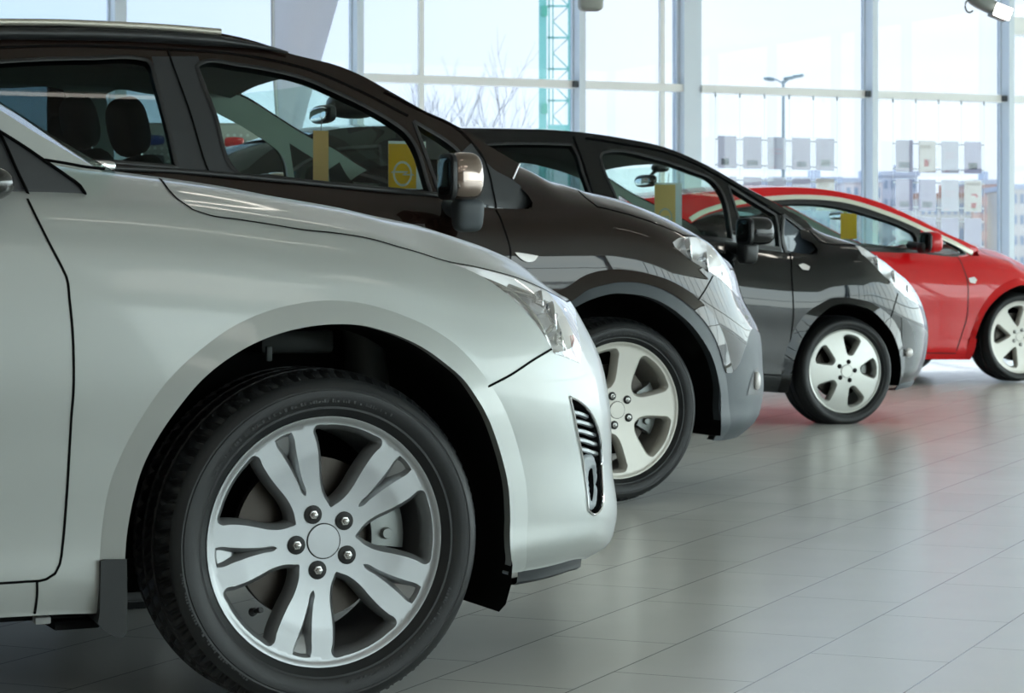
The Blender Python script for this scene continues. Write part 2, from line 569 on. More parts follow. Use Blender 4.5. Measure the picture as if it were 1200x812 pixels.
    def gemit(s, name, prm, tris, m, parent, off=0.0, mirror=True, near=True, sub=None):
        P, n = s.GN(prm); P = P - n * off
        a = P[tris]; fn = np.cross(a[:, 1] - a[:, 0], a[:, 2] - a[:, 0]); flip = (fn * n[tris[:, 0]]).sum(1) < 0
        t = tris.copy(); t[flip] = t[flip][:, ::-1]
        mr = np.array([1, -1, 1]); out = []
        if near: out.append(mesh_obj(name, P, t, m, parent, n))
        if mirror: out.append(mesh_obj(name, P * mr + np.array([0, 2 * s.W, 0]), t[:, ::-1], m, parent, n * mr))
        return out
    def gwall(s, name, pl, m, parent, depth=0.035, closed=True, both=True):
        P, n = s.GN(pl); Q = P - n * depth
        for sg in ((1, -1) if both else (1,)):
            A, Bq = P, Q
            if sg < 0: A = P * np.array([1, -1, 1]) + np.array([0, 2 * s.W, 0]); Bq = Q * np.array([1, -1, 1]) + np.array([0, 2 * s.W, 0])
            L = len(P); V = list(A) + list(Bq); F = []
            for i in range(L if closed else L - 1):
                j = (i + 1) % L; F.append((i, j, L + j, L + i))
            mesh_obj(name, V, F, m, parent, smooth=False)
    def cross_loft(s, name, near, m, parent, bulge=(0, 0, 0.03), n=16, drop=0.0, power=1.0):
        """sheet spanning the car from a near-side edge to its mirror image"""
        near = np.asarray(near, float); far = near * np.array([1, -1, 1]) + np.array([0, 2 * s.W, 0])
        V, F = [], []
        L = len(near)
        bl = np.asarray(bulge, float)
        for j in range(n + 1):
            q = j / n
            sh = (4 * q * (1 - q)) ** power
            b = bl * sh if bl.ndim == 1 else bl * sh
            V += list(near * (1 - q) + far * q + b + np.array([0, 0, -drop]))
        for j in range(n):
            for i in range(L - 1):
                F.append((j * L + i, j * L + i + 1, (j + 1) * L + i + 1, (j + 1) * L + i))
        return mesh_obj(name, V, F, m, parent)

# ------------------------------------------------------------------ wheels (local: centre at origin, axle along y, outer face looks to -y)
def tyre_mesh(name, R, rim, width, parent, m, blocks=64, detail=True):
    r0 = rim * 0.985; hs = R - rim
    side = [(r0, 0.016), (rim + .05 * hs, 0.006), (rim + .14 * hs, 0.000), (rim + .17 * hs, -0.0035), (rim + .22 * hs, -0.0035), (rim + .25 * hs, -0.006), (rim + .45 * hs, -0.0105), (rim + .56 * hs, -0.0100), (rim + .575 * hs, -0.0082), (rim + .60 * hs, -0.0082),
            (rim + .615 * hs, -0.0088), (rim + .72 * hs, -0.004), (rim + .80 * hs, 0.003), (rim + .82 * hs, 0.0062)]
    tr = [(R - .030, 0.0085, 1), (R - .016, 0.016, 1), (R - .0065, 0.027, 1), (R - .0025, 0.042, 1), (R - .0022, 0.050, 0)]
    w = width
    gro = []
    def groove(y0, y1): return [(R - .0005, y0, 0), (R - .008, y0 + .0015, 0), (R - .008, y1 - .0015, 0), (R - .0005, y1, 0)]
    mid = groove(.055, .065) + [(R, .070, 2), (R + .0005, w / 2 - .010, 2)] + groove(w / 2 - .006, w / 2 + .006) + [(R + .0005, w / 2 + .010, 2), (R, w - .070, 2)] + groove(w - .065, w - .055)
    prof = [(a, b, 0) for a, b in side] + tr + mid + [(a, w - b, c) for a, b, c in tr[::-1]] + [(a, w - b, 0) for a, b in side[::-1]]
    seg = blocks * 6
    V, F = [], []
    n = len(prof)
    for k in range(seg):
        for (r, y, c) in prof:
            skew = 0.0
            if c: skew = (y - .03) * 1.1 if y < w / 2 else (w - .03 - y) * 1.1
            if c == 2: skew = (y - w / 2) * 1.3
            a = 2 * math.pi * (k / seg) + skew
            rr = r
            if c and detail and (k % 6) in (0, 1): rr -= .0095
            if c == 1 and detail and (k % 6) == 4: rr -= .004
            V.append((rr * math.cos(a), y, rr * math.sin(a)))
    for k in range(seg):
        for i in range(n - 1):
            F.append((k * n + i, ((k + 1) % seg) * n + i, ((k + 1) % seg) * n + i + 1, k * n + i + 1))
    if detail:      # raised, unreadable moulding marks on the outer sidewall
        rg = random.Random(5)
        for a0, a1, q0, q1 in ((-82, -22, .30, .37), (62, 150, .31, .38), (188, 236, .62, .68)):
            a = a0
            while a < a1:
                da = rg.uniform(.5, 1.1); r0_, r1_ = rim + hs * q0, rim + hs * (q0 + (q1 - q0) * rg.choice((.6, 1, 1)))
                yb = -.0118 if q0 < .5 else -.0100
                i0 = len(V)
                for rr_, aa in ((r0_, a), (r0_, a + da), (r1_, a + da), (r1_, a)):
                    t = math.radians(aa); V.append((rr_ * math.cos(t), yb + .0006 * rg.random(), rr_ * math.sin(t)))
                F.append((i0, i0 + 1, i0 + 2, i0 + 3)); a += da + rg.choice((.35, .4, .5, 1.8))
    o = mesh_obj(name, V, F, m, parent)
    me = o.data; me.update()
    try: me.set_sharp_from_angle(angle=math.radians(38))
    except Exception: pass
    return o

def polar_poly(ac, prof, R, n=6):
    """closed polygon from a half profile [(r_fraction, half_angle_deg)], mirrored about angle ac"""
    a = math.radians(ac)
    left = [(r * R * math.cos(a + math.radians(h)), r * R * math.sin(a + math.radians(h))) for r, h in prof]
    right = [(r * R * math.cos(a - math.radians(h)), r * R * math.sin(a - math.radians(h))) for r, h in prof[::-1]]
    return smooth_line(left + right, step=0.004, closed=True, corner=75)

def inset_poly(P, d):
    P = np.asarray(P); n = len(P)
    t = np.roll(P, -1, 0) - np.roll(P, 1, 0); t /= np.linalg.norm(t, axis=1, keepdims=True) + 1e-12
    nn = np.stack([-t[:, 1], t[:, 0]], 1)
    area = 0.5 * np.sum(P[:, 0] * np.roll(P[:, 1], -1) - np.roll(P[:, 0], -1) * P[:, 1])
    if area < 0: nn = -nn
    return P + nn * d

def rim_mesh(name, R, openings, parent, m, dish, hub_r=0.0, width=0.2, lip=0.010, slope=(0.010, 0.014), depth=0.030, pockets=()):
    """R lip radius. openings: list of (x,z) polygons in the wheel face. dish(r) depth of the face."""
    Rf = R * 0.955
    ang = np.linspace(0, 2 * math.pi, 121)[:-1]
    dom = np.stack([Rf * np.cos(ang), Rf * np.sin(ang)], 1)
    lut = cdt_regions(dom, list(openings), [], 0.008)
    V, F = [], []
    prm, tris = lut['body']
    def face(P): 
        r = np.linalg.norm(P, axis=1); return np.stack([P[:, 0], dish(r), P[:, 1]], 1)
    V += list(face(prm)); F += [tuple(t) for t in tris]
    for pl in openings:
        P0 = np.asarray(pl); P1 = inset_poly(P0, slope[0] * .25); P2 = inset_poly(P0, slope[0])
        A = [face(P0), face(P1) + np.array([0, slope[1] * .30, 0]), face(P2) + np.array([0, slope[1], 0]), face(P2) + np.array([0, slope[1] + depth, 0])]
        b = len(V); L = len(P0)
        for q in A: V += list(q)
        for r in range(3):
            for i in range(L):
                j = (i + 1) % L; F.append((b + r * L + i, b + r * L + j, b + (r + 1) * L + j, b + (r + 1) * L + i))
    # lip, flange and barrel
    d0 = float(dish(np.array([Rf]))[0])
    prof = [(Rf, d0), (R * .965, d0 - .0015), (R * .985, d0 - .004), (R, d0 - .0045), (R * 1.004, d0 - .001), (R * 1.004, d0 + .012), (R * .955, d0 + .015), (R * .925, d0 + .045), (R * .885, width * .55), (R * .88, width), (R * .98, width + .005)]
    seg = 120; b = len(V)
    for (r, y) in prof:
        for k in range(seg): V.append((r * math.cos(2 * math.pi * k / seg), y, r * math.sin(2 * math.pi * k / seg)))
    for i in range(len(prof) - 1):
        for k in range(seg):
            k2 = (k + 1) % seg
            F.append((b + i * seg + k, b + i * seg + k2, b + (i + 1) * seg + k2, b + (i + 1) * seg + k))
    # inner rear barrel face seen through the openings
    o = mesh_obj(name, V, F, m, parent)
    bm = bmesh.new(); bm.from_mesh(o.data); bmesh.ops.remove_doubles(bm, verts=bm.verts, dist=2e-5)
    bmesh.ops.recalc_face_normals(bm, faces=bm.faces)
    for f in bm.faces: f.smooth = True
    bm.to_mesh(o.data); bm.free()
    try: o.data.set_sharp_from_angle(angle=math.radians(42))
    except Exception: pass
    return o

def make_wheel(root, kind, R, rim, width, mats, loc, steer=0.0, rot=0.0, detail=True):
    """wheel part (alloy rim mesh) with tyre, brake disc, caliper, nuts, cap, valve as sub-parts"""
    alloy, rubber, dark, steel = mats
    ops, dish, nuts = WHEELS[kind](rim)
    w = rim_mesh('wheel', rim, ops, root, alloy, dish, width=width - .02)
    w.location = loc; w.rotation_euler = (0, 0, steer)
    ty = tyre_mesh('tyre', R, rim, width, w, rubber, detail=detail)
    bm = bmesh.new()
    add_lathe_y(bm, [(0, .10), (.075, .10), (.08, .105), (.08, .085), (rim * .66, .085), (rim * .66, .105), (0.02, .105)], 64)
    bm_obj('brake_disc', bm, DISC, w)
    bm = bmesh.new()
    for k in range(9):
        a = math.radians(-28 + 7 * k) ; 
    A0, A1 = nuts.get('cal', (-5, 48))
    ring = []
    n = 10
    for k in range(n + 1):
        a = math.radians(A0 + (A1 - A0) * k / n)
        ring.append([bm.verts.new((r * math.cos(a), y, r * math.sin(a))) for r, y in ((rim * .48, .062), (rim * .70, .060), (rim * .78, .075), (rim * .78, .125), (rim * .48, .125))])
    for k in range(n):
        for i in range(5): bm.faces.new((ring[k][i], ring[k][(i + 1) % 5], ring[k + 1][(i + 1) % 5], ring[k + 1][i]))
    bm.faces.new(ring[0]); bm.faces.new(ring[-1][::-1])
    for k in (2, 8):
        a = math.radians(A0 + (A1 - A0) * k / 10)
        add_lathe_y(bm, [(0, .050), (.010, .050), (.012, .056), (.012, .07)], 10, rim * .60 * math.cos(a), rim * .60 * math.sin(a))
    bm_obj('brake_caliper', bm, mat('caliper_grey', (120, 124, 122), .45, .6), w)
    bm = bmesh.new()
    add_lathe_y(bm, [(0, .15), (rim * .84, .15)], 48)
    bm_obj('inner_wheel_shadow_plate', bm, dark, w) if False else bm.free()
    for k in range(5):
        a = math.radians(nuts['phase'] + 72 * k); cx, cz = nuts['r'] * math.cos(a), nuts['r'] * math.sin(a)
        y0 = float(dish(np.array([nuts['r']]))[0])
        bm = bmesh.new()
        pr = nuts.get('pocket', .0155)
        add_lathe_y(bm, [(pr, y0 - .0002), (pr, y0 - .0026), (pr * .96, y0 - .0030), (0, y0 - .0026)], 20, cx, cz)
        bm_obj('lug_hole', bm, dark, w)
        bm = bmesh.new()
        add_lathe_y(bm, [(.0105, y0 - .002), (.0105, y0 - .005), (.0085, y0 - .0075), (.0062, y0 - .008), (.0060, y0 - .006), (0, y0 - .006)], 6, cx, cz)
        add_lathe_y(bm, [(.0052, y0 - .006), (.0052, y0 - .0115), (.003, y0 - .0135), (0, y0 - .0138)], 12, cx, cz)
        bm_obj('lug_nut', bm, steel if nuts.get('bright', True) else dark, w)
    for a_ in nuts.get('pockets', ()):
        bm = bmesh.new(); a = math.radians(a_); L = []
        for r, d in ((.72, .030), (.78, .014), (.90, .010), (.945, .004)):
            L.append([bm.verts.new((r * rim * math.cos(a + t), float(dish(np.array([r * rim]))[0]) + d, r * rim * math.sin(a + t))) for t in np.radians([-6.2, -3, 0, 3, 6.2])])
        for A_, B_ in zip(L[:-1], L[1:]):
            for i in range(4): bm.faces.new((A_[i], A_[i + 1], B_[i + 1], B_[i]))
        bm_obj('spoke_pocket', bm, alloy, w)
    y0 = float(dish(np.array([0.0]))[0])
    cr = nuts.get('cap', .031)
    bm = bmesh.new(); add_lathe_y(bm, [(cr * 1.06, y0 - .0008), (cr * 1.06, y0 - .0016), (cr * 1.0, y0 - .0016)], 40); bm_obj('cap_groove', bm, dark, w)
    bm = bmesh.new(); add_lathe_y(bm, [(cr, y0 - .0006), (cr, y0 - .0022), (cr * .985, y0 - .0028), (0, y0 - .0030)], 40); bm_obj('centre_cap', bm, alloy, w)
    if nuts.get('valve') is not None:
        a = math.radians(nuts['valve']); r = rim * .80
        bm = bmesh.new()
        p = Vector((r * math.cos(a), .032, r * math.sin(a))); q = p + Vector((-.012 * math.cos(a), -.028, -.012 * math.sin(a)))
        add_tube(bm, [p, p.lerp(q, .35), p.lerp(q, .36), p.lerp(q, .7), p.lerp(q, .71), q], [.0085, .0065, .0042, .0042, .0058, .0058], 12)
        bm_obj('valve_stem', bm, dark, w)
    return w

def rotp(P, deg):
    a = math.radians(deg); c, s_ = math.cos(a), math.sin(a)
    return np.asarray(P) @ np.array([[c, s_], [-s_, c]])

def wheel_double(R):
    ops = []
    ph0 = 41
    for k in range(5):
        ops.append(polar_poly(ph0 + 36 + 72 * k, [(.275, .8), (.30, 5.5), (.335, 10.8), (.40, 15.3), (.48, 17.2), (.60, 17.4), (.72, 17.8), (.82, 18.8), (.895, 19.8), (.925, 18.8), (.935, 12), (.937, 5)], R))
        ops.append(polar_poly(ph0 + 72 * k, [(.40, .4), (.415, 1.8), (.52, 2.5), (.64, 3.2), (.78, 4.4), (.89, 5.2), (.925, 4.8), (.930, 2)], R))
    dish = lambda r: .016 + .010 * np.cos(np.clip(np.asarray(r) / R, 0, 1) * math.pi * .5) - .004 * np.clip((np.asarray(r) / R - .2) * 2, 0, 1) ** 2
    return ops, dish, dict(phase=41, r=.0575, valve=222, pocket=.0185, cap=.0335, cal=(-8, 42), pockets=[41 + 72 * k for k in range(5)])
def wheel_five(R):
    ops = [polar_poly(41 + 72 * k, [(.35, 1), (.37, 9), (.42, 16), (.50, 20), (.62, 22), (.75, 23), (.84, 23.2), (.895, 21), (.918, 12), (.924, 4)], R) for k in range(5)]
    dish = lambda r: .012 + .018 * np.cos(np.clip(np.asarray(r) / R, 0, 1) * math.pi * .5)
    return ops, dish, dict(phase=41, r=.055, pocket=.0155, cap=.030, cal=(-30, 30))
def wheel_cover(R):
    ops = [polar_poly(4 + 72 * k, [(.38, 2), (.41, 11), (.50, 15), (.62, 17), (.74, 18), (.83, 17.5), (.88, 12), (.892, 4)], R) for k in range(5)]
    dish = lambda r: .004 + .014 * (np.asarray(r) / R) ** 2 - .006 * np.cos(np.clip(np.asarray(r) / R, 0, 1) * math.pi * .5)
    return ops, dish, dict(phase=4, r=.052, pocket=.013, cap=.034, bright=False)
def wheel_twist(R):
    ops = []
    for k in range(5):
        ops.append(polar_poly(173 + 72 * k, [(.30, 2), (.36, 10), (.50, 16), (.66, 19), (.80, 20), (.865, 17), (.885, 8)], R))
    dish = lambda r: .014 + .012 * np.cos(np.clip(np.asarray(r) / R, 0, 1) * math.pi * .5)
    return ops, dish, dict(phase=137, r=.055, pocket=.014, cap=.03, cal=(-10, 40))
WHEELS = dict(double=wheel_double, five=wheel_five, cover=wheel_cover, twist=wheel_twist)

def copy_wheel(w, loc, rz, roty=0.0):
    c = w.copy(); COL.objects.link(c); c.location = loc; c.rotation_euler = (0, roty, rz)
    for ch in list(w.children):
        d = ch.copy(); COL.objects.link(d); d.parent = c
    return c

def arch_liner(car, parent, m, rin, u0=0.0, w0=0.035, w1=0.36, a0=-26, a1=190, steps=40, rscale=1.0, zmin=.16):
    """dark tub around a wheel, both sides of the car"""
    for side in (0, 1):
        V, F = [], []; L = steps + 1
        for wv in (w0, w1):
            for i in range(L):
                a = math.radians(a0 + (a1 - a0) * i / steps)
                r = float(rin(math.atan2(math.sin(a), math.cos(a)))) * rscale + .004
                y = wv
                if wv == w0:
                    uu = r * math.cos(a); y = w0 + (0.20 * max(0, uu - .12) ** 1.5 if uu > .12 and u0 == 0 else 0)
                V.append((u0 + r * math.cos(a), 2 * car.W - y if side else y, max(zmin, car.hub + r * math.sin(a))))
        V.append((u0, 2 * car.W - w1 if side else w1, car.hub)); c = len(V) - 1
        for i in range(L - 1):
            F.append((i, i + 1, L + i + 1, L + i)); F.append((L + i, L + i + 1, c))
        mesh_obj('wheel_arch_liner', V, F, m, parent)
# ------------------------------------------------------------------ shared materials
RUBBER = mat('tyre_rubber', (25, 28, 30), .50, spec=.45, bump=.15, bscale=900)
ALLOY = mat('alloy_silver', (148, 151, 153), .34, .62, coat=.3, coat_rough=.12)
ALLOY_SATIN = mat('alloy_satin', (198, 196, 188), .40, .30, coat=.25, coat_rough=.15)
COVER_SILVER = mat('wheel_cover_silver', (188, 189, 184), .35, .5, coat=.3)
DARK = mat('dark_plastic', (20, 22, 23), .6)
LINER = mat('arch_liner_black', (13, 15, 16), .85, spec=.2)
STEEL = mat('nut_steel', (190, 190, 188), .25, .9)
DISC = mat('brake_disc_dark', (62, 58, 54), .42, .8)
CHROME = mat('chrome', (225, 226, 228), .06, 1.0)
GAP = mat('panel_gap_black', (8, 9, 10), .8, spec=.1)
CLAD = mat('grey_cladding', (74, 81, 86), .46, spec=.4, bump=.12, bscale=1500)
TRIM = mat('black_trim', (30, 33, 35), .35, spec=.5)
TRIM_SATIN = mat('satin_pillar_trim', (44, 48, 51), .42, spec=.45)
INTERIOR = mat('interior_charcoal', (34, 37, 38), .8, spec=.25, bump=.2, bscale=600)
LINING = mat('grey_headlining', (138, 146, 142), .9, spec=.1)
PILLAR_IN = mat('pillar_lining', (150, 162, 155), .75, spec=.2)
P_SILVER = mat('silver_paint', (170, 175, 173), .40, .22, coat=.55, coat_rough=.06, var=.02, vscale=900)
P_BROWN = mat('brown_paint', (30, 19, 15), .5, .0, coat=1.0, spec=.0, coat_rough=.012)
P_BLACK = mat('black_paint', (10, 12, 14), .5, .0, coat=1.0, spec=.0, coat_rough=.012)
P_RED = mat('red_paint', (214, 6, 16), .5, .0, coat=.8, spec=.1, coat_rough=.02)
G_CLEAR = glass('car_glass_clear', (232, 247, 241), .7)
G_TINT = glass('car_glass_tinted', (124, 142, 142), .45)
G_LENS = glass('headlight_lens', (246, 248, 250), 1.6)
G_PANE = glass('window_pane_glass', (240, 247, 245), .35)
LAMP_GREY = mat('lamp_reflector', (236, 232, 230), .25, .12)
LAMP_DARK = mat('lamp_bezel', (170, 166, 162), .12, .95)
AMBER = mat('amber_reflector', (226, 130, 40), .3)
# ------------------------------------------------------------------ silver car in front
def floor_pan(car, root, uf=.44, ur=-3.3, z=.19):
    bm = bmesh.new()
    W = car.W
    for (a, b, w0, w1) in ((-2.25, -.46, .10, 2 * W - .10), (.40, uf, .40, 2 * W - .40), (ur, -3.05, .22, 2 * W - .22), (-.47, .41, .40, 2 * W - .40), (-3.06, -2.24, .40, 2 * W - .40)):
        add_box(bm, ((a + b) / 2, (w0 + w1) / 2, z + .02), (b - a, w1 - w0, .03))
    bm_obj('underbody', bm, LINER, root)

def wheels(car, root, kind, R, rim, width, mats, steer, wy=.03, wb=2.68, detail=True):
    w = make_wheel(root, kind, R, rim, width, mats, (0, wy, car.hub), steer, detail=detail)
    copy_wheel(w, (-wb, wy, car.hub), 0)
    copy_wheel(w, (0, 2 * car.W - wy, car.hub), math.pi + steer)
    copy_wheel(w, (-wb, 2 * car.W - wy, car.hub), math.pi)
    return w

def lamp_bowl(car, name, prm, tris, parent, m, outline, depth=.05):
    """reflector bowl behind a lens patch: the same outline pushed inwards, closed by a wall"""
    P, n = car.BN(prm)
    dep = .001 + depth * np.clip(seg_dist(prm, outline, True) / .055, 0, 1) ** .8
    Q = P - n * dep[:, None]
    return mesh_obj(name, Q, tris, m, parent)

def ball_lamp(bm, c, r, axis, depth=.05, seg=24):
    """open reflector cup with a bulb shield, looking along axis"""
    ax = Vector(axis).normalized(); M = ax.to_track_quat('Y', 'Z').to_matrix()
    prof = [(r * 1.08, 0.0), (r, .002), (r * .92, -.012), (r * .7, -.03), (r * .4, -.045), (0, -.05)]
    prev = None
    for (rr, y) in prof:
        ring = [bm.verts.new(Vector(c) + M @ Vector((rr * math.cos(2 * math.pi * k / seg), y, rr * math.sin(2 * math.pi * k / seg)))) for k in range(seg)] if rr > 0 else [bm.verts.new(Vector(c) + M @ Vector((0, y, 0)))]
        if prev:
            for k in range(seg):
                k2 = (k + 1) % seg
                if len(ring) == 1: bm.faces.new((prev[k], prev[k2], ring[0]))
                else: bm.faces.new((prev[k], prev[k2], ring[k2], ring[k]))
        prev = ring

def seat(parent, u, w, zh, width=.50, name='seat', lean=.22):
    """cabin seat back with headrest; zh = top of the headrest"""
    bm = bmesh.new()
    rot = Matrix.Rotation(-lean, 3, 'Y')
    rounded(bm, (u + .10, w, zh - .52), (.17, width, .66), 3.2, rot=rot)
    s_ = bm_obj(name, bm, INTERIOR, parent)
    bm = bmesh.new()
    rounded(bm, (u, w, zh - .10), (.12, .27, .21), 2.8, rot=rot)
    bm_obj('headrest', bm, INTERIOR, s_)
    for d in (-.06, .06):
        bm = bmesh.new(); add_tube(bm, [(u + .02, w + d, zh - .12), (u + .04, w + d, zh - .27)], .006); bm_obj('headrest_post', bm, STEEL, s_)
    return s_

def cabin(car, root, belt, uc, roof_z, seats, wheel=True):
    """dashboard, seats and steering wheel, seen through the side windows"""
    W = car.W
    bm = bmesh.new()
    prof = [(uc + .05, belt - .30), (uc + .05, belt - .06), (uc - .06, belt - .02), (uc - .30, belt + .01), (uc - .44, belt - .02), (uc - .50, belt - .10), (uc - .48, belt - .32)]
    L = []
    for w in (.17, .45, .9, 1.3, 2 * W - .17):
        k = .02 if .3 < w < 1.4 else 0
        L.append([bm.verts.new((u, w, z + k)) for u, z in prof])
    for i in range(len(L) - 1):
        for j in range(len(prof) - 1): bm.faces.new((L[i][j], L[i][j + 1], L[i + 1][j + 1], L[i + 1][j]))
    bm_obj('dashboard', bm, INTERIOR, root)
    bm = bmesh.new()
    add_box(bm, (uc - 1.3, W, belt - .42), (2.9, 2 * W - .34, .05))
    bm_obj('cabin_floor', bm, INTERIOR, root)
    if wheel:
        bm = bmesh.new(); c = Vector((uc - .62, 1.32, belt - .02)); rt = Matrix.Rotation(math.radians(-62), 3, 'Y')
        pts = [c + rt @ Vector((.185 * math.cos(a), .185 * math.sin(a), 0)) for a in np.linspace(0, 2 * math.pi, 33)]
        add_tube(bm, pts, .016, 10)
        rounded(bm, c + Vector((.03, 0, 0)), (.09, .15, .13))
        for a in (0, math.pi, -math.pi / 2):
            add_tube(bm, [c + Vector((.02, 0, 0)), c + rt @ Vector((.18 * math.sin(a) * 0 + .18 * (a == -math.pi / 2) * -1, .18 * math.cos(a) * (a != -math.pi / 2), 0))], .014, 8)
        bm_obj('steering_wheel', bm, INTERIOR, root)
    for (u, w, zh) in seats: seat(root, u, w, zh)

def inner_mirror(root, p, m=TRIM):
    """interior mirror hung from the windscreen: p = centre (local)"""
    bm = bmesh.new(); x, y, z = p
    rounded(bm, (x, y, z), (.045, .23, .07), 3.2)
    o = bm_obj('interior_mirror', bm, m, root)
    bm = bmesh.new(); rounded(bm, (x - .020, y, z), (.012, .205, .052), 3.0); bm_obj('mirror_glass', bm, CHROME, o)
    bm = bmesh.new(); add_tube(bm, [(x, y, z), (x + .05, y, z + .05), (x + .09, y, z + .07)], .010); rounded(bm, (x + .09, y, z + .075), (.10, .09, .05)); bm_obj('mirror_stalk', bm, m, o)

def build_silver():
    car = Car(383, 635, .00167, .86)
    root = thing('hatchback_car', 'silver car nearest the camera, turned five twin-spoke alloy wheel in full view', 'car', car.O, TH)
    sil = [(500, 267), (560, 283), (600, 296), (622, 307), (642, 320), (658, 337), (668, 352), (674, 363), (689, 387), (703, 418), (708, 437), (712, 455), (717, 494), (717, 568), (717, 590), (721, 608), (722.5, 619), (717.5, 634), (703, 647), (688, 653.5), (668, 666), (640, 676)]
    # shell
    car.body(shoulder=[('g', -3.5, 1.06), ('g', -1.6, 1.02), (0, 234), (97, 240), (155, 244), (225, 251), (318, 263), (397, 273), (468, 289), (523, 307), (579, 318.5), (626, 334), (667, 354)],
             bottom=[('g', -3.5, .24), ('g', -2.6, .19), (0, 725), (74, 721), (116, 720), ('g', -.2, .20), ('g', .3, .24), (593, 673), (632, 667), (666, 658), (690, 654)],
             center=dict(w=.42, sil=[(122, 202), (180, 209.2), (251, 219.2), (326, 233), (400, 246), (439, 254.8), (498, 267), (538, 278), (580, 290), (615, 303.5), (640, 319)], nose=[(.80, .795), (.86, .77)], rear=[(-.8, 1.10)]),
             sil=sil, fr=(0, .07, .16, .38, .60, .80, .92, 1.0), ins=(.035, .018, .02, .010, .0, .018, .045, .105), u1=0.10, p=2.15, cowl=-.66, L0=.84)
    print('silver L', car.L.round(3), 'zs', car.zs(np.array([-1, 0, .5, .8])).round(3), 'zb', car.zb(np.array([-1, .5, .8])).round(3))
    arch = [('d', 140, 720), (144.8, 653.6), (147.8, 619), (152.7, 592), (165, 548), (184.5, 510), (207, 477.7), (235.7, 444), (267.7, 418.5), (303, 399), (347.8, 384.8), (399, 379.7), (427, 382), (459.6, 391.5), (492, 406.4), (519, 425.3), (540.8, 444.3), (553.8, 462.2), (568, 486.3), (578.8, 513.4), (587, 540.4), (592, 562), (595.5, 605), (595.5, 642), (593, 671), ('d', 592, 690)]
    crease = [('d', 108, 720), (117, 653.6), (120.7, 609), (130.3, 562), (139.6, 538.6), (165, 490.5), (194, 449), (235.7, 409), (280.5, 378.4), (335, 358.6), (383, 352), (435, 357.6), (473, 369.8), (508, 386), (535.4, 405), (554.4, 424), (574.8, 451), (589.6, 475.4), (600.4, 502.5), (608.6, 529.6), (616.5, 567), (618.7, 605), (617, 642), (615, 667), ('d', 613, 690)]
    car.set_flare(arch[1:-1], crease[1:-1], A=.011)
    A = smooth_line(car.bp(arch)); C = smooth_line(car.bp(crease))
    gap_bumper = car.bp([(553.8, 462.2), (575, 451.5), (597.6, 439.7), (626, 421), (645.9, 409)])
    lamp = car.bp([(523.7, 306.6), (547.3, 315.5), (567, 325.3), (588.7, 340), (606.5, 355), (622.2, 371.7), (636, 390.4), (645, 406), (649, 414), (663.6, 419), (679, 425.5), (680, 412), (677, 390), (674.5, 374.6), (671.5, 360), (667, 353), (646, 344), (626, 334.2), (606.5, 326.3), (579, 318.4), (549, 311.5)])
    lampS = smooth_line(lamp, closed=True, corner=50)
    gap_hood = car.bp([(186.5, 209.5), (199.7, 225.3), (211.5, 236.2), (225.3, 246), (245, 252.5), (278.6, 257.5), (318, 263.5), (357.4, 269.9), (397, 274), (439, 281.5), (468.7, 290.2), (498, 298.8), (523.7, 306.6), (549, 311.5), (579, 318.4), (606.5, 326.3), (626, 334.2), (646, 344), (667, 353)])
    gapV = smooth_line(gap_hood)
    gapS = np.vstack([gapV, [(car.smax, gapV[-1][1])]])
    vent = smooth_line(car.bp([(667.5, 465), (680.5, 471.8), (693.4, 486.5), (700.8, 505), (704.5, 531), (705.6, 568), (704.5, 594), (695.3, 603), (689, 597.4), (682.3, 538), (675, 501)]), step=.008, closed=True, corner=55)
    door_line = [(0, 165), (7, 180), (17, 202.8)]
    door = smooth_line(car.bp([(32, 233.5), (38.4, 246.6), (56, 282), (73.8, 316), (77.8, 324.5), (81.2, 350), (84.8, 385.4), (86.2, 420.8), (86, 459), (83.5, 490), (82, 516), (79.5, 560), (76.8, 599.4), (73, 641), (70, 661), (64.5, 672), (54, 678.7), (29.6, 681.4), (1, 683.4), ('p', -1.45, .155)]), corner=50)
    sill_gap = smooth_line(car.bp([(43.3, 682), (43.3, 698), (40.6, 719)]))
    sm = car.smax + .01
    lower = -.08
    # polygons in shell space
    hole = np.vstack([A])
    band = np.vstack([C])
    bumper = np.vstack([smooth_line(gap_bumper), car.bp([(650, 415)]), car.bp([(663.6, 420.5), (679.4, 427), ('r', 681, 427)]), [(sm, lower), (.2, lower)]])
    cow = gapS[0]
    hood = np.vstack([gapS, [(sm, car.Tmax + .01), (car.cowl, car.Tmax + .01), (car.cowl, cow[1] + .25), ]])
    dom = np.array([(car.smin, 0.0), (car.smax, 0.0), (car.smax, car.Tmax), (car.cowl, car.Tmax), (car.cowl, car.Tsh + .012), (car.smin, car.Tsh + .012)])
    doorpoly = np.vstack([door, [(-1.45, .155), (-1.45, car.Tsh + .01), (door[0][0], car.Tsh + .01)]])
    grille = np.array([(sm - .55, .18), (sm, .18), (sm, .50), (sm - .5, .50), (sm - .62, .40)])
    R = cdt_regions(dom, [hole, lampS, vent], [('arch_band', band), ('front_bumper', bumper), ('hood', hood), ('front_door', doorpoly)], .02)
    for nm, (prm, tris) in R.items():
        name = {'body': 'body_shell', 'arch_band': 'fender_flare'}.get(nm, nm)
        car.emit(name, prm, tris, P_SILVER, root, 'band' if nm == 'arch_band' else 'body', mirror=True, weld=nm in ('body', 'hood', 'front_bumper'))
    # rim of the arch opening, turned inwards
    P, n = car.BN(A[(A[:, 1] > -.01)], 'band')
    V = list(P) + list(P + np.array([0, .004, 0]) - n * 0 ) + list(P + np.array([0, .03, 0])); L = len(P)
    F = [(i, i + 1, L + i + 1, L + i) for i in range(L - 1)] + [(L + i, L + i + 1, 2 * L + i + 1, 2 * L + i) for i in range(L - 1)]
    mesh_obj('arch_return_edge', V, F, P_SILVER, root, smooth=False)
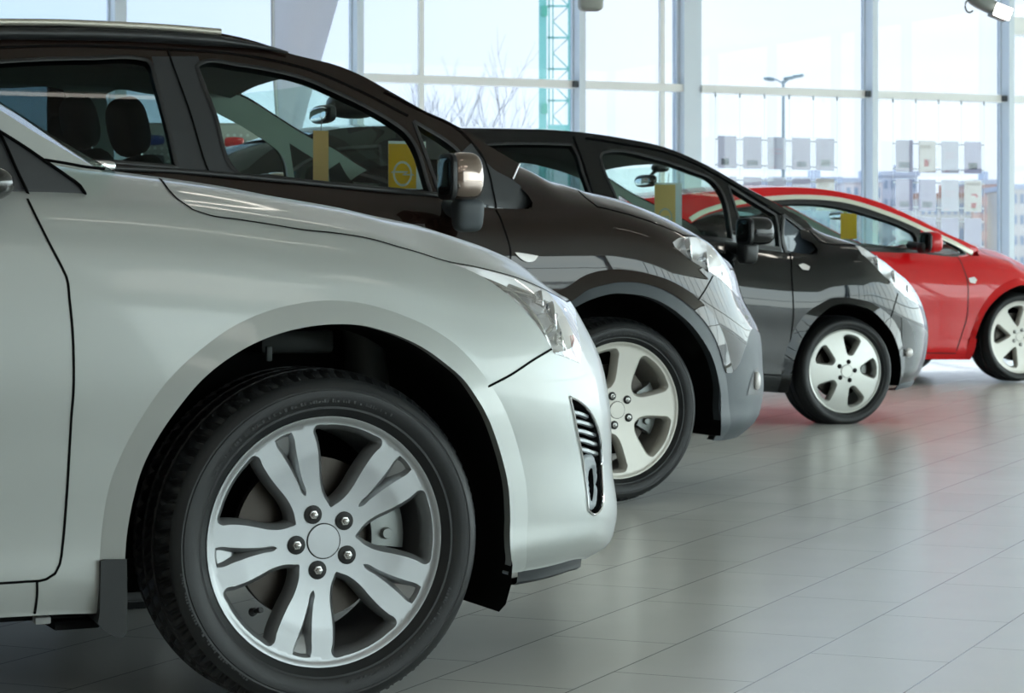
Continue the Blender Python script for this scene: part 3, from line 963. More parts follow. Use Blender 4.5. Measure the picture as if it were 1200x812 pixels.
    arch_liner(car, root, LINER, car.flare[0])
    # gaps
    car.ribbon('panel_gap', [(gapV, 'body'), (smooth_line(gap_bumper)[2:], 'body'), (door, 'body'), (sill_gap, 'body')], .0048, GAP, root)
    # headlight
    prm, tris = cdt_regions(lampS, [], [], .012)['body']
    hl = None
    for near in (True, False):
        if near:
            bowl = lamp_bowl(car, 'headlight', prm, tris, root, LAMP_GREY, lampS, .045)
            car.emit('lamp_lens', prm, tris, G_LENS, bowl, off=.0015)
            bm = bmesh.new()
            for (px, py, r) in ((655, 372, .042), (640, 352, .03), (664, 400, .03)):
                h = car.hit(px, py)
                if h is None: continue
                p, nn = car.BN(np.array([h])); ball_lamp(bm, p[0] - nn[0] * .012, r, (.9, -.35, .1))
            bm_obj('reflector_cup', bm, CHROME, bowl)
            bm = bmesh.new()
            for tr in ([(540, 313), (575, 325), (600, 337), (622, 357), (640, 384), (650, 410)], [(600, 331), (625, 341), (645, 352), (655, 372), (664, 400), (672, 420)], [(590, 336), (612, 340), (632, 346)], [(640, 392), (652, 380), (656, 366)]):
                q = smooth_line(car.bp(tr), .02); p, nn = car.BN(q); add_tube(bm, list(p - nn * .010), .005, 8)
            bm_obj('lamp_bezel', bm, LAMP_DARK, bowl)
            bm = bmesh.new()
            q = smooth_line(car.bp([(676, 392), (678, 405), (679, 418)]), .01); p, nn = car.BN(q); add_tube(bm, list(p - nn * .012), .006, 8)
            bm_obj('marker_reflector', bm, mat('red_lamp_spot', (190, 40, 50), .2), bowl)
    # lower lip
    lip = [('d', 588, 680), (600, 671), (632, 666.5), (660, 659), ('r', 676, 652)]
    bm = bmesh.new()
    q = np.stack([np.linspace(.50, car.smax, 50), np.zeros(50)], 1); p, nn = car.BN(q)
    rows = []
    tp = 1 - .75 * np.clip((q[:, 0] - .75) / (car.smax - .75), 0, 1)
    for k, (dz, dn) in enumerate(((.012, -.004), (0, -.010), (-.024, -.012), (-.030, -.020), (-.030, -.09))):
        rows.append([bm.verts.new(Vector(a + np.array([b[0], b[1], 0]) * dn + np.array([0, 0, dz * (t if dz < 0 else 1)]))) for a, b, t in zip(p, nn, tp)])
    for a, b in zip(rows[:-1], rows[1:]):
        for i in range(len(a) - 1): bm.faces.new((a[i], a[i + 1], b[i + 1], b[i]))
    bm_obj('bumper_lip', bm, mat('lip_grey', (36, 41, 44), .55, spec=.35), root)
    # vent in the bumper: dark recess, slats, fog surround
    prm, tris = cdt_regions(vent, [], [], .012)['body']
    P, n = car.BN(prm)
    d = np.minimum(1, seg_dist(prm, vent, True) / .012)
    vent_o = mesh_obj('bumper_vent', P - n * (.004 + .045 * d)[:, None], tris, LINER, root)
    q = np.vstack([vent, vent[:1]]); p, nn = car.BN(q)
    bm = bmesh.new(); add_tube(bm, list(p + nn * .001), .0028, 6, cap=False); bm_obj('vent_frame', bm, CHROME, vent_o)
    bm = bmesh.new()
    for (y, xa, xb) in ((485, 670, 693), (496, 673, 699), (507, 675.5, 702), (518, 678, 703.5), (529, 680, 704.5)):
        h = car.bp([(xa, y - 3), ((xa + xb) / 2, y - 1), (xb, y + 3)])
        p, nn = car.BN(smooth_line(h, .01)); p = p - nn * .012
        rr = []
        for dz, dn in ((.006, 0), (.003, .006), (-.003, .006), (-.006, 0), (0, -.02)):
            rr.append([bm.verts.new(Vector(a + b * dn + np.array([0, 0, dz]))) for a, b in zip(p, nn)])
        for k in range(5):
            a, b = rr[k], rr[(k + 1) % 5]
            for i in range(len(a) - 1): bm.faces.new((a[i], a[i + 1], b[i + 1], b[i]))
    bm_obj('vent_slat', bm, mat('vent_slat_grey', (150, 155, 158), .3, .5, coat=.5), vent_o)
    fog = smooth_line(car.bp([(682.5, 545), (690, 534), (700, 533), (703, 545), (704, 570), (703, 592), (695, 600), (690.5, 595)]), step=.006, closed=True, corner=60)
    fin = smooth_line(car.bp([(694.5, 556), (697, 549), (700.5, 549), (701.6, 560), (701.6, 578), (700, 587), (696.5, 586)]), step=.006, closed=True, corner=60)
    RR = cdt_regions(fog, [fin], [], .008)
    prm, tris = RR['body']; P, n = car.BN(prm)
    e = np.minimum(1, np.minimum(seg_dist(prm, fog, True), seg_dist(prm, fin, True)) / .006)
    mesh_obj('fog_lamp_surround', P - n * (.012 - .006 * e)[:, None], tris, mat('fog_surround_grey', (140, 148, 153), .45), vent_o)
    # upper body: windscreen pillar, corner trim, roof (mostly outside the frame)
    car.upper(1.0, w0=.112, k1=.30, k2=.25, ua=-1.2, nar=.10)
    zroof = 1.46
    pill = car.gp_([(0, 129), (36, 152), (80, 178), (120, 201.5)])
    top = np.array([(-1.62, zroof - .02), (-2.2, zroof), (-2.9, zroof - .06), (-3.25, zroof - .22)])
    lo_in = car.gp_([(119, 202), (96.6, 199.2), (72.4, 195), (50, 191.5), (26, 176), (0, 160), (-12, 152), (-14, 233)])
    edge = np.vstack([top[::-1], pill])
    edgeS = smooth_line(edge, .02, corner=60)
    bottom = np.array([(-1.9, .985), (-3.44, 1.02)])
    domG = np.vstack([edgeS, lo_in, bottom])
    quarter = smooth_line(car.gp_([(-10, 152), (26, 174.3), (50, 190.7), (77.6, 209.7), (91.4, 220), (97.2, 228.6), (97, 235), (94, 238.6), (69, 237.4), (31, 234), (-10, 231)]), .01, closed=True, corner=60)
    fw = np.array([(-.88, 1.03), (-.88, 1.10), (-1.1, 1.19), (-1.30, 1.26), (-1.62, 1.37), (-1.95, 1.41), (-2.0, 1.05)])
    rw = np.array([(-2.08, 1.05), (-2.05, 1.41), (-2.5, 1.40), (-2.95, 1.30), (-3.1, 1.12), (-3.0, 1.07)])
    fwS, rwS = smooth_line(fw, .02, True, 60), smooth_line(rw, .02, True, 60)
    RG = cdt_regions(domG, [fwS, rwS], [], .025); RG['quarter_trim'] = cdt_regions(quarter, [], [], .02)['body']
    car.gemit('roof_side', *RG['body'], P_SILVER, root)
    car.gemit('quarter_trim', *RG['quarter_trim'], TRIM_SATIN, root, off=-.009)
    for nm, pl, g in (('front_window', fwS, G_CLEAR), ('rear_window', rwS, G_TINT)):
        o_ = car.gemit(nm, *cdt_regions(pl, [], [], .05)['body'], g, root, off=.006)
    q = np.vstack([quarter, quarter[:1]]); car.ribbon('quarter_seal', [(q, 'g')], .006, GAP, root, 'G', lift=.0105)
    gaps = [smooth_line(car.gp_([(49, 190.3), (72.4, 194), (96.6, 198.4), (119, 201)]), .01), smooth_line(car.gp_([(-8, 148), (0, 165), (7, 180), (17, 202.8), (31, 232), (33.5, 238)]), .01)]
    car.ribbon('panel_gap', [(g, 'g') for g in gaps], .0048, GAP, root, 'G', lift=.013)
    P3 = car.G3(edgeS)
    i0 = len(smooth_line(edge, .02, corner=60)); nroof = int(np.argmin(np.abs(edgeS[:, 0] + 1.62)))
    car.cross_loft('roof', P3[:nroof + 1], P_SILVER, root, (0, 0, .03))
    car.cross_loft('windscreen', P3[nroof:], G_CLEAR, root, (.16, 0, .01))
    tail = np.vstack([P3[:1], car.G3(np.array([(-3.40, 1.10)])), ])
    car.cross_loft('tailgate', tail, P_SILVER, root, (-.12, 0, 0))
    cabin(car, root, 1.0, -.80, 1.4, [(-1.95, .47, 1.33), (-1.95, 1.25, 1.33), (-2.75, .5, 1.28), (-2.75, 1.22, 1.28)])
    # door mirror just outside the frame, mounted on the corner trim
    bm = bmesh.new(); c = car.at_w(-95, 205, .02)
    rounded(bm, (c[0] - .02, -.10, c[2] + .035), (.15, .22, .17), 3.0)
    mo = bm_obj('door_mirror', bm, P_SILVER, root)
    bm = bmesh.new(); c2 = car.at_w(10, 213, .10)
    rounded(bm, (c2[0] - .085, .055, c2[2] - .005), (.17, .13, .075), 2.4)
    bm_obj('mirror_base', bm, mat('gloss_black', (14, 15, 16), .12, coat=.5), mo)
    # mud flap and under-sill pieces
    fl = [(117, 657), (121, 655.6), (147.3, 654.8), (148, 700), (147.8, 740), (142.9, 746.5), (135.5, 746), (124, 740), (113.5, 730), (115.8, 717.6)]
    P = np.array([car.at_w(x, y, .012) for x, y in fl])
    bm = bmesh.new()
    a = [bm.verts.new((p[0], .004, p[2])) for p in P]; b = [bm.verts.new((p[0] + .012, .16, p[2])) for p in P]
    bm.faces.new(a); bm.faces.new(b[::-1])
    for i in range(len(a)): bm.faces.new((a[i], a[(i + 1) % len(a)], b[(i + 1) % len(a)], b[i]))
    bm_obj('mud_flap', bm, mat('mudflap_rubber', (34, 38, 40), .6), root, angle=25)
    bm = bmesh.new()
    for (xa, ya, xb, yb, w) in ((62, 727, 116, 735, .10),):
        p, q = car.at_w(xa, ya, w), car.at_w(xb, yb, w); add_box(bm, ((p[0] + q[0]) / 2, w + .04, (p[2] + q[2]) / 2), (abs(q[0] - p[0]), .10, abs(q[2] - p[2])), .004)
    bm_obj('sill_bracket', bm, LINER, root)
    bm = bmesh.new()
    p = car.at_w(50, 727, .08); add_box(bm, (p[0], .09, p[2]), (.03, .03, .014), .003)
    bm_obj('jacking_clip', bm, mat('pale_plastic', (170, 172, 170), .5), root)
    # suspension glimpsed above the tyre
    bm = bmesh.new()
    p = car.at_w(345, 400, .33); add_box(bm, (p[0], .33, p[2]), (.16, .05, .05), .01)
    p = car.at_w(315, 426, .22); add_box(bm, (p[0], .22, p[2] + .02), (.012, .012, .03), .002)
    p = car.at_w(420, 420, .34); add_tube(bm, [(p[0], .33, p[2] + .08), (p[0] + .02, .30, p[2] - .16)], .045, 14)
    bm_obj('strut', bm, mat('strut_grey', (70, 76, 76), .5, .3), root)
    wheels(car, root, 'double', .338, .2455, .235, (ALLOY, RUBBER, DARK, STEEL), math.radians(2.0), wy=.022)
    floor_pan(car, root)
    return car

SILVER = build_silver()
# ------------------------------------------------------------------ shared build steps for the three cars behind
def rear_hole(car, u, r):
    a = np.radians(np.arange(-40, 221, 10))
    return smooth_line(car.bp([('z', u + r * math.cos(t), car.hub + r * math.sin(t)) for t in a]), .02, closed=True, corner=60)

def lower_parts(car, root, dom, hole, regions, names, mats, modes={}, weld=(), step=.025, wb=2.6, rr=.37):
    rh = rear_hole(car, -wb, rr)
    R = cdt_regions(dom, [hole, rh] + names.get('_holes', []), regions, step)
    for nm, (prm, tris) in R.items():
        car.emit(names.get(nm, nm), prm, tris, mats.get(nm, mats['body']), root, modes.get(nm, 'body'), mirror=True, weld=nm in weld)
    arch_liner(car, root, LINER, lambda q: rr, u0=-wb, w1=.30)

def greenhouse(car, root, edge, bottom, windows, extra, paint, cuts, roof_bulge=.03, screen_bulge=.15, tail_bulge=-.12, glass_rear=True, step=.03):
    """edge: outline from the tail foot over the roof to the windscreen foot; cuts = (u of the roof's rear end, u of the roof's front end)"""
    E = smooth_line(car.gp_(edge), .025, corner=60)
    B_ = car.gp_(bottom)
    dom = np.vstack([E, B_])
    wins = [(nm, smooth_line(car.gp_(pl), .012, True, 50), g) for nm, pl, g in windows]
    ex = [(nm, smooth_line(car.gp_(pl), .015, True, 45)) for nm, pl, m_, off in extra]
    R = cdt_regions(dom, [w_[1] for w_ in wins], ex, step)
    em = {e[0]: e for e in extra}
    for nm, (prm, tris) in R.items():
        if nm == 'body': car.gemit('roof_side', prm, tris, paint, root)
        else: car.gemit(nm, prm, tris, em[nm][2], root, off=em[nm][3])
        if nm in ('body', 'door_pillar'): car.gemit('pillar_lining', prm, tris, PILLAR_IN, root, off=.045)
    for nm, pl, g in wins:
        car.gemit(nm, *cdt_regions(pl, [], [], .06)['body'], g, root, off=.012)
        car.gwall('window_seal', pl, TRIM, root, depth=.045)
        car.ribbon('window_rubber', [(np.vstack([pl, pl[:1]]), 'g')], .014, TRIM, root, 'G', lift=.003)
    P = car.G3(E)
    foot = int(np.argmax(E[:, 1] > 0)); ir = int(np.argmin(np.abs(E[:, 0] - cuts[0]))); jf = int(np.argmin(np.abs(E[:, 0] - cuts[1])))
    car.cross_loft('roof', P[ir:jf + 1], paint, root, (0, 0, roof_bulge))
    car.cross_loft('headlining', P[ir + 2:jf - 1], LINING, root, (0, 0, roof_bulge), drop=.045)
    car.cross_loft('windscreen', P[jf:], G_CLEAR, root, (screen_bulge, 0, .01))
    car.cross_loft('rear_window', P[:ir + 1], G_TINT if glass_rear else paint, root, (tail_bulge, 0, 0))
    return E, P

def door_mirror(car, root, cap, stalk, w, cap_m, low_m, dw=.15, back=None):
    """cap / stalk: photo boxes (x0, y0, x1, y1) of the mirror head and its foot, w = how far the head sits outside (negative)"""
    a, b = car.at_w(cap[0], cap[1], w), car.at_w(cap[2], cap[3], w)
    c = (a + b) / 2; s = np.abs(b - a)
    bm = bmesh.new(); rounded(bm, (c[0], w, c[2]), (s[0], dw, s[2]), 3.4, seg=28, rings=16, taper=lambda z: 1 - .10 * max(0, z))
    o = bm_obj('door_mirror', bm, cap_m, root)
    bm = bmesh.new(); rounded(bm, (c[0] - s[0] * .42, w, c[2] - .003), (s[0] * .20, dw * .97, s[2] * .97), 4.5, seg=24); bm_obj('mirror_rim', bm, TRIM, o)
    bm = bmesh.new(); rounded(bm, (c[0] - s[0] * .50, w, c[2]), (.010, dw * .80, s[2] * .80), 4); bm_obj('mirror_glass', bm, mat('dark_mirror', (40, 46, 48), .05, .6), o)
    a, b = car.at_w(stalk[0], stalk[1], w + .02), car.at_w(stalk[2], stalk[3], w + .02); c2 = (a + b) / 2; s2 = np.abs(b - a)
    bm = bmesh.new(); rounded(bm, (c2[0], w + .03, c2[2]), (s2[0], dw * .62, s2[2]), 4.0, seg=28, rings=12, taper=lambda z: 1 + .08 * z)
    add_tube(bm, [(c2[0], w + .03, c2[2] + s2[2] * .1), (c2[0] - .01, .10, c2[2] + s2[2] * .25)], .03, 10)
    bm_obj('mirror_foot', bm, low_m, o)
    # mirrored one on the far side
    for src in (o,):
        e = src.copy(); COL.objects.link(e); e.scale = (1, -1, 1); e.location = (0, 2 * car.W, 0)
        for ch in list(src.children):
            d = ch.copy(); COL.objects.link(d); d.parent = e
    return o

def headlamp(car, root, outline, cups, cup_r=.05, step=.02):
    L = smooth_line(outline, closed=True, corner=50, step=.015)
    prm, tris = cdt_regions(L, [], [], step)['body']
    for near in (True, False):
        P, n = car.BN(prm); d = np.clip(seg_dist(prm, L, True) / .06, 0, 1) ** .8
        Q = P - n * (.001 + .045 * d)[:, None]; PL = P + n * .0015
        if not near:
            mr = np.array([1, -1, 1]); c = np.array([0, 2 * car.W, 0]); Q, PL, n2 = Q * mr + c, PL * mr + c, n * mr
        else: n2 = n
        bowl = mesh_obj('headlight', Q, tris, LAMP_GREY, root)
        mesh_obj('lamp_lens', PL, tris, G_LENS, bowl, n2)
        if near:
            for (x, y, r) in cups:
                h = car.hit(x, y)
                if h is None: continue
                p, nn = car.BN(np.array([h])); bm = bmesh.new(); ball_lamp(bm, p[0] - nn[0] * .012, r, (.9, -.45, .1)); bm_obj('reflector_cup', bm, CHROME, bowl)
    return L

def hang_card(car, px0, py0, px1, py1, w, label, emblem=True, margin=0.0, tone='yellow'):
    """printed yellow card hung inside the windscreen (its own thing)"""
    a, b = car.at_w(px0, py0, w), car.at_w(px1, py1, w)
    wd, h = abs(b[0] - a[0]), abs(a[2] - b[2])
    c = np.array([(a[0] + b[0]) / 2, w, (a[2] + b[2]) / 2]) @ car.R + car.O; c[2] = (a[2] + b[2]) / 2
    t = thing('price_card', label, 'card', c, TH)
    Y = thin_sheet('card_' + tone, dict(yellow=(246, 190, 40), orange=(250, 196, 128), ochre=(246, 208, 138))[tone], .75); WH = thin_sheet('card_white', (240, 244, 240), .75); GR = mat('emblem_grey', (186, 184, 166), .5)
    bm = bmesh.new(); sheet(bm, 0, 0, 0, wd, h); cd_ = bm_obj('card_sheet', bm, WH if margin else Y, t, smooth=False)
    y0 = 0
    if margin:
        bm = bmesh.new(); sheet(bm, -wd * margin / 2, -.0014, -.004, wd * (1 - margin), h - .012); bm_obj('printed_panel', bm, Y, cd_, smooth=False); y0 = -.0016
    if emblem:
        ex, ez = -wd * margin / 2, -h * .18; R = wd * (1 - margin) * .34
        bm = bmesh.new()
        n = 40
        for k in range(n):
            A0_, A1_ = 2 * math.pi * k / n, 2 * math.pi * (k + 1) / n
            q = [(r * math.cos(x) + ex, y0 - .0022, r * 1.25 * math.sin(x) + ez) for r, x in ((R, A0_), (R, A1_), (R * .82, A1_), (R * .82, A0_))]
            bm.faces.new([bm.verts.new(v) for v in q])
        bolt = [(-1.25, .10), (.25, .10), (-.08, -.16), (1.25, -.16), (1.05, -.02), (.30, -.02), (.62, .28), (-1.05, .28)]
        bm.faces.new([bm.verts.new((ex + x * R, y0 - .0026, ez + z * R * .9)) for x, z in bolt])
        bm_obj('emblem', bm, GR, cd_, smooth=False)
    bm = bmesh.new(); add_tube(bm, [(0, 0, h / 2), (.004, 0, h / 2 + .05)], .0016, 6); bm_obj('string', bm, TRIM, t)
    return t

# ------------------------------------------------------------------ brown car
def build_brown():
    car = Car(728, 481, .00306, .88)
    root = thing('suv_car', 'dark brown tall car with grey lower cladding and roof rail, second in the row', 'car', car.O, TH)
    sil = [(718, 231.5), (748, 241.4), (773, 251), (800, 264), (826.5, 277.6), (844, 292), (857.5, 311), (866.5, 333), (871, 353), (882, 371), (889, 385), (891.5, 397), (893.5, 423), (893.5, 467), (891, 485), (885, 494), (876, 501), (864.5, 511.6), (858, 516)]
    car.body(shoulder=[('g', -3.4, 1.15), ('g', -2.3, 1.13), (180, 203), (286, 212), (400, 222), (520, 233), (580, 244), (623, 245), (700, 245), (728, 249.5), (757, 258), (787, 269.5), (812, 280), (835, 290), (855, 312)],
             bottom=[('g', -3.4, .3), ('g', -2.4, .24), ('g', -.5, .22), ('g', .2, .23), (834, 516), (850, 516), (866, 511)],
             center=dict(w=.36, rear=[(-.75, 1.36)], sil=[(610, 193), (640, 210), (658, 215), (677, 222), (718, 231.5), (748, 241.4), (773, 251), (800, 264), (820, 274), (836, 286)], nose=[(.74, .90), (.82, .84)]), hood_f=(.50, .82, .985, 1.0),
             sil=sil, fr=(0, .07, .20, .42, .62, .82, .93, 1.0), ins=(.05, .03, .03, .018, .006, .012, .034, .085), u1=.06, p=2.15, cowl=-.50, L0=.80, ur=-2.6, rear=-3.38)
    print('brown L', car.L.round(3))
    arch = [('d', 560, 640), ('z', -.425, .22), ('z', -.415, .36), ('z', -.375, .52), ('z', -.29, .64), (674, 358.5), (699, 347.6), (728.6, 343.8), (764, 350.6), (793.6, 368.3), (817, 393.4), (832, 420), (839.4, 449.5), (839.4, 482), (834.5, 512), ('d', 833, 530)]
    outer = [('d', 540, 640), ('z', -.48, .22), ('z', -.468, .36), ('z', -.425, .54), ('z', -.335, .68), (669.5, 352), (687, 340), (711, 332.8), (737.5, 330.5), (767, 335.8), (793.6, 349), (817, 368.3), (835, 393.4), (843.8, 417), (848, 434), (853, 475), (847, 512), ('d', 845, 530)]
    bulge = [('d', 520, 640), ('z', -.56, .30), ('z', -.55, .42), ('z', -.48, .60), ('z', -.36, .75), (660.7, 338), (687, 322), (716.8, 315.5), (749, 318.5), (790, 331), (815, 347), (838, 372), (850, 398), (857, 425), ('d', 868, 530)]
    car.set_flare(arch[1:-1], outer[1:-1], A=.014, base=.008)
    car.set_flare(outer[1:-1], bulge[1:-1], A=.012, base=0, mode='lip')
    A, O_, Bl = (smooth_line(car.bp(q)) for q in (arch, outer, bulge))
    lamp = car.bp([(788.6, 284), (795.5, 278.9), (806, 277.6), (817.6, 278.6), (835, 285.5), (848, 298.5), (857, 316), (863, 338), (866, 348), (846.4, 329.7), (826.5, 315.3), (804.3, 300.9), (791, 289.5)])
    lampS = headlamp(car, root, lamp, [(812, 292, .05), (832, 307, .045), (850, 325, .035)])
    gap_hood = smooth_line(np.vstack([car.bp([(676.8, 223), (688.5, 233.5), (700, 242.4), (728, 249), (757.5, 258), (787, 269.3), (800, 275), (817.6, 278.4), (835, 285.3), (848, 298.3), (857, 315.8)]), [(car.smax, car.Tsh + .04)]]))
    gap_b = smooth_line(car.bp([(835.5, 323), (826, 340), (817, 353.5), (812.5, 360.5)]))
    clad = np.vstack([smooth_line(car.bp([(843.8, 417), (846.8, 431.8), (851, 437.2), (858.6, 436.4), (866, 427.4), (873.4, 408), (877.8, 392), (882, 385), ('r', 889, 389)])), [(car.smax, -.08), (.1, -.08)], [(O_[-1][0] - .02, -.08)]])
    bumper = np.vstack([gap_b[::-1], car.bp([(846.4, 330), (864, 343), ('r', 867, 351)]), [(car.smax, -.08), (.1, -.08)]])
    front_gap = smooth_line(car.bp([(581, 246), (584.5, 252), (589, 263), (598, 294), ('z', -.50, .72), ('z', -.52, .50), ('z', -.60, .34)]))
    rear_gap = smooth_line(car.bp([(252.5, 221), ('z', -1.60, .9), ('z', -1.58, .5), ('z', -1.58, .34)]))
    foot = car.bp([(623, 244.5), (624, 237), (618.7, 228), (601, 212)])
    dom = np.vstack([[(car.smin, 0), (car.smax, 0), (car.smax, car.Tmax), (-.36, car.Tmax), (-.36, car.kn[-2]), (-.49, car.kn[-4]), (-.49, foot[3][1] + .02)], foot[::-1], [(foot[0][0] - .05, car.Tsh), (car.smin, car.Tsh)]])
    door = np.vstack([front_gap, [(-1.58, .09)], rear_gap[::-1], [(rear_gap[0][0], car.Tsh + .01), (front_gap[0][0], car.Tsh + .01)]])
    hood = np.vstack([gap_hood, [(car.smax, car.Tmax), (car.cowl - .1, car.Tmax), (gap_hood[0][0] - .06, gap_hood[0][1] + .10)]])
    sill = np.array([(-2.6, -.08), (-.3, -.08), (-.3, .10), (-2.6, .10)])
    lower_parts(car, root, dom, A, [('cladding', O_), ('front_cladding', clad), ('lip', Bl), ('front_bumper', bumper), ('hood', hood), ('front_door', door), ('sill', sill)],
                {'body': 'body_shell', 'cladding': 'arch_cladding', 'lip': 'fender_flare', 'sill': 'sill_cladding', 'front_cladding': 'bumper_cladding', '_holes': [lampS]},
                {'body': P_BROWN, 'cladding': CLAD, 'front_cladding': CLAD, 'sill': CLAD}, {'cladding': 'band', 'lip': 'lip'}, ('body', 'hood', 'front_bumper', 'front_cladding'), wb=2.56)
    P, n = car.BN(A[A[:, 1] > -.01], 'band'); L = len(P)
    mesh_obj('arch_return_edge', list(P) + list(P + np.array([0, .05, 0])), [(i, i + 1, L + i + 1, L + i) for i in range(L - 1)], CLAD, root, smooth=False)
    arch_liner(car, root, LINER, car.flare[0], zmin=.235)
    car.ribbon('panel_gap', [(gap_hood, 'body'), (gap_b, 'body'), (front_gap, 'body'), (rear_gap, 'body')], .0055, GAP, root)
    # fog lamp corner in the cladding
    fog = smooth_line(car.bp([(875, 463), (879, 447), (885, 432), (888, 430), (889.5, 445), (889, 463)]), closed=True, corner=50)
    prm, tris = cdt_regions(fog, [], [], .02)['body']; f_ = car.emit('fog_recess', prm, tris, TRIM, root, off=.002)
    h = car.hit(885.5, 446)
    if h is not None:
        p, nn = car.BN(np.array([h])); bm = bmesh.new(); rounded(bm, p[0] + nn[0] * .004, (.03, .03, .07), 2.4); bm_obj('fog_lamp', bm, LAMP_GREY, root)
    # side lamp on the fender with its crease
    q = car.bp([(602.5, 296), (612, 297), (630, 300), (626, 305.5), (617, 307), (608, 302)]); prm, tris = cdt_regions(smooth_line(q, .006, True, 50), [], [], .012)['body']
    car.emit('side_marker_lamp', prm, tris, LAMP_GREY, root, off=.006)
    # upper body
    car.upper(1.08, w0=.088, k1=.24, k2=.22, ua=-1.0, nar=.13, ub=-2.5)
    edge = [('g', -3.42, 1.16), ('g', -3.36, 1.35), ('g', -3.22, 1.55), ('g', -3.0, 1.705), ('g', -2.72, 1.745), (0, 26.5), (65, 27), (130, 30), (195, 34.3), (259, 39), (290.8, 46), (318, 54.5), (337.6, 62), (362, 68.2), (391.8, 75.6), (420, 86.7), (459, 108), (503.5, 133), (541.9, 151), (571.4, 170), (608, 191.7)]
    bottom = [(600.5, 210), (619.5, 227), (626, 238), (618, 246), (580, 247), (520, 238), (400, 227), (286, 217), (180, 209), (0, 204), ('g', -3.45, 1.12)]
    fw = [(230.5, 79), (233, 75.3), (239, 72.6), (278.5, 76), (318, 82.5), (357.3, 92.5), (394.3, 108.5), (429.6, 125.5), (458, 142), (474.5, 154), (505.5, 227), (420, 218), (367, 213.3), (315.5, 207), (279, 203.4), (274.5, 199), (251.4, 133.4)]
    qw = [(484.5, 142), (500.5, 151.5), (524, 166), (537.5, 178), (546, 200), (549, 231), (515, 228)]
    rw = [(-90, 80), (0, 72.6), (43, 70), (108, 68.5), (165, 69), (173, 71), (177, 76), (181, 91), (191.8, 130), (207, 196), (136, 190), (0, 186), (-90, 182)]
    E, P = greenhouse(car, root, edge, bottom, [('front_window', fw, G_CLEAR), ('quarter_window', qw, G_CLEAR), ('rear_side_window', rw, G_TINT)],
                      [('door_pillar', [(178, 66), (232, 66), (252, 130), (277, 206), (205, 200), (190, 122)], TRIM_SATIN, 0), ('fender_trim', [(552, 168), (566, 187), (577.4, 198), (601, 211.5), (618.7, 227.8), (623.5, 236.5), (617, 243), (580, 242), (550, 236), (548, 200), (541, 178)], TRIM_SATIN, -.003)],
                      P_BROWN, (-3.0, car.gp_([(408, 82)])[0][0]), .035, .15)
    rail = car.gp_([(-200, 30), (0, 31.5), (65, 32), (130, 34.5), (195, 38), (256, 43)])
    pr, nn = car.GN(smooth_line(rail, .05)); 
    for s_ in (1, -1):
        mr = np.array([1, s_, 1]); c_ = np.array([0, 0 if s_ > 0 else 2 * car.W, 0])
        bm = bmesh.new(); add_tube(bm, [tuple((p + n_ * .030) * mr + c_) for p, n_ in zip(pr, nn)], .0125, 10); ro = bm_obj('roof_rail', bm, mat('rail_aluminium', (196, 192, 180), .35, .6), root)
        bm = bmesh.new()
        lo = smooth_line(car.gp_([(-200, 41), (0, 41.5), (65, 42), (130, 43), (195, 46), (255, 50.5), (290, 55), (318, 59.5), (336, 64)]), .05); pl, nl = car.GN(lo)
        rads = [.022 if i < len(pl) * .78 else max(.004, .022 * (1 - (i / len(pl) - .78) / .22)) for i in range(len(pl))]
        add_tube(bm, [tuple((p + n_ * .014) * mr + c_) for p, n_ in zip(pl, nl)], rads, 10); bm_obj('rail_foot', bm, TRIM, ro)
    car.ribbon('drip_line', [(smooth_line(car.gp_([(0, 56), (65, 54), (130, 55), (196, 58), (260, 62), (320, 71), (360, 81), (420, 106), (478, 136)]), .04), 'g')], .008, GAP, root, 'G', lift=.003)
    car.ribbon('belt_strip', [(smooth_line(car.gp_([(-100, 194), (0, 196), (180, 200), (286, 208), (400, 219), (520, 230.5), (549, 234)]), .04), 'g')], .020, TRIM, root, 'G', lift=.012)
    pg = [smooth_line(car.gp_(q), .02) for q in ([(196, 57), (200.4, 71.5), (210, 97.5), (221, 127.8), (241.6, 195), (252, 220)], [(450, 108), (500, 133), (530, 147), (541.9, 156), (553, 168), (565.5, 185), (573, 205), (577.4, 224.8), (581, 245)])]
    car.ribbon('panel_gap', [(g, 'g') for g in pg], .006, GAP, root, 'G', lift=.005)
    car.ribbon('pillar_joint', [(smooth_line(car.gp_([(608.4, 192), (600.4, 210)]), .02), 'g')], .006, CHROME, root, 'G', lift=.004)
    door_mirror(car, root, (521, 178, 562, 235), (533, 232, 565, 272), -.115, mat('mirror_cap_chrome', (150, 135, 126), .10, .95, coat=.5), CLAD)
    # door handle showing above the silver car
    c_ = car.at_w(118, 193, .06); bm = bmesh.new(); rounded(bm, (c_[0], .055, c_[2] - .004), (.10, .05, .04), 3); bm_obj('door_handle', bm, CHROME, root)
    cabin(car, root, 1.075, -.52, 1.6, [(car.at_w(150, 160, .50)[0], .50, car.at_w(150, 115, .50)[2]), (car.at_w(150, 160, .50)[0] + .02, 1.28, 1.50), (-2.42, .50, 1.40), (-2.42, 1.26, 1.40)])
    a_, b_ = car.at_w(57, 70, 1.55), car.at_w(108, 190, 1.58); bm = bmesh.new(); add_box(bm, ((a_[0] + b_[0]) / 2, 1.57, (a_[2] + b_[2]) / 2), (b_[0] - a_[0], .05, a_[2] - b_[2] + .1), .015); bm_obj('pillar_cover', bm, INTERIOR, root)
    m_ = car.at_w(379, 134, .88); inner_mirror(root, m_)
    m_ = car.at_w(402, 130, .95); bm = bmesh.new(); rounded(bm, (m_[0] + .03, .92, m_[2] + .02), (.20, .20, .10), 2.6); bm_obj('sensor_pod', bm, TRIM, root)
    wheels(car, root, 'five', .333, .2455, .225, (ALLOY_SATIN, RUBBER, DARK, STEEL), math.radians(4.0), wy=.03, wb=2.56)
    floor_pan(car, root, z=.20)
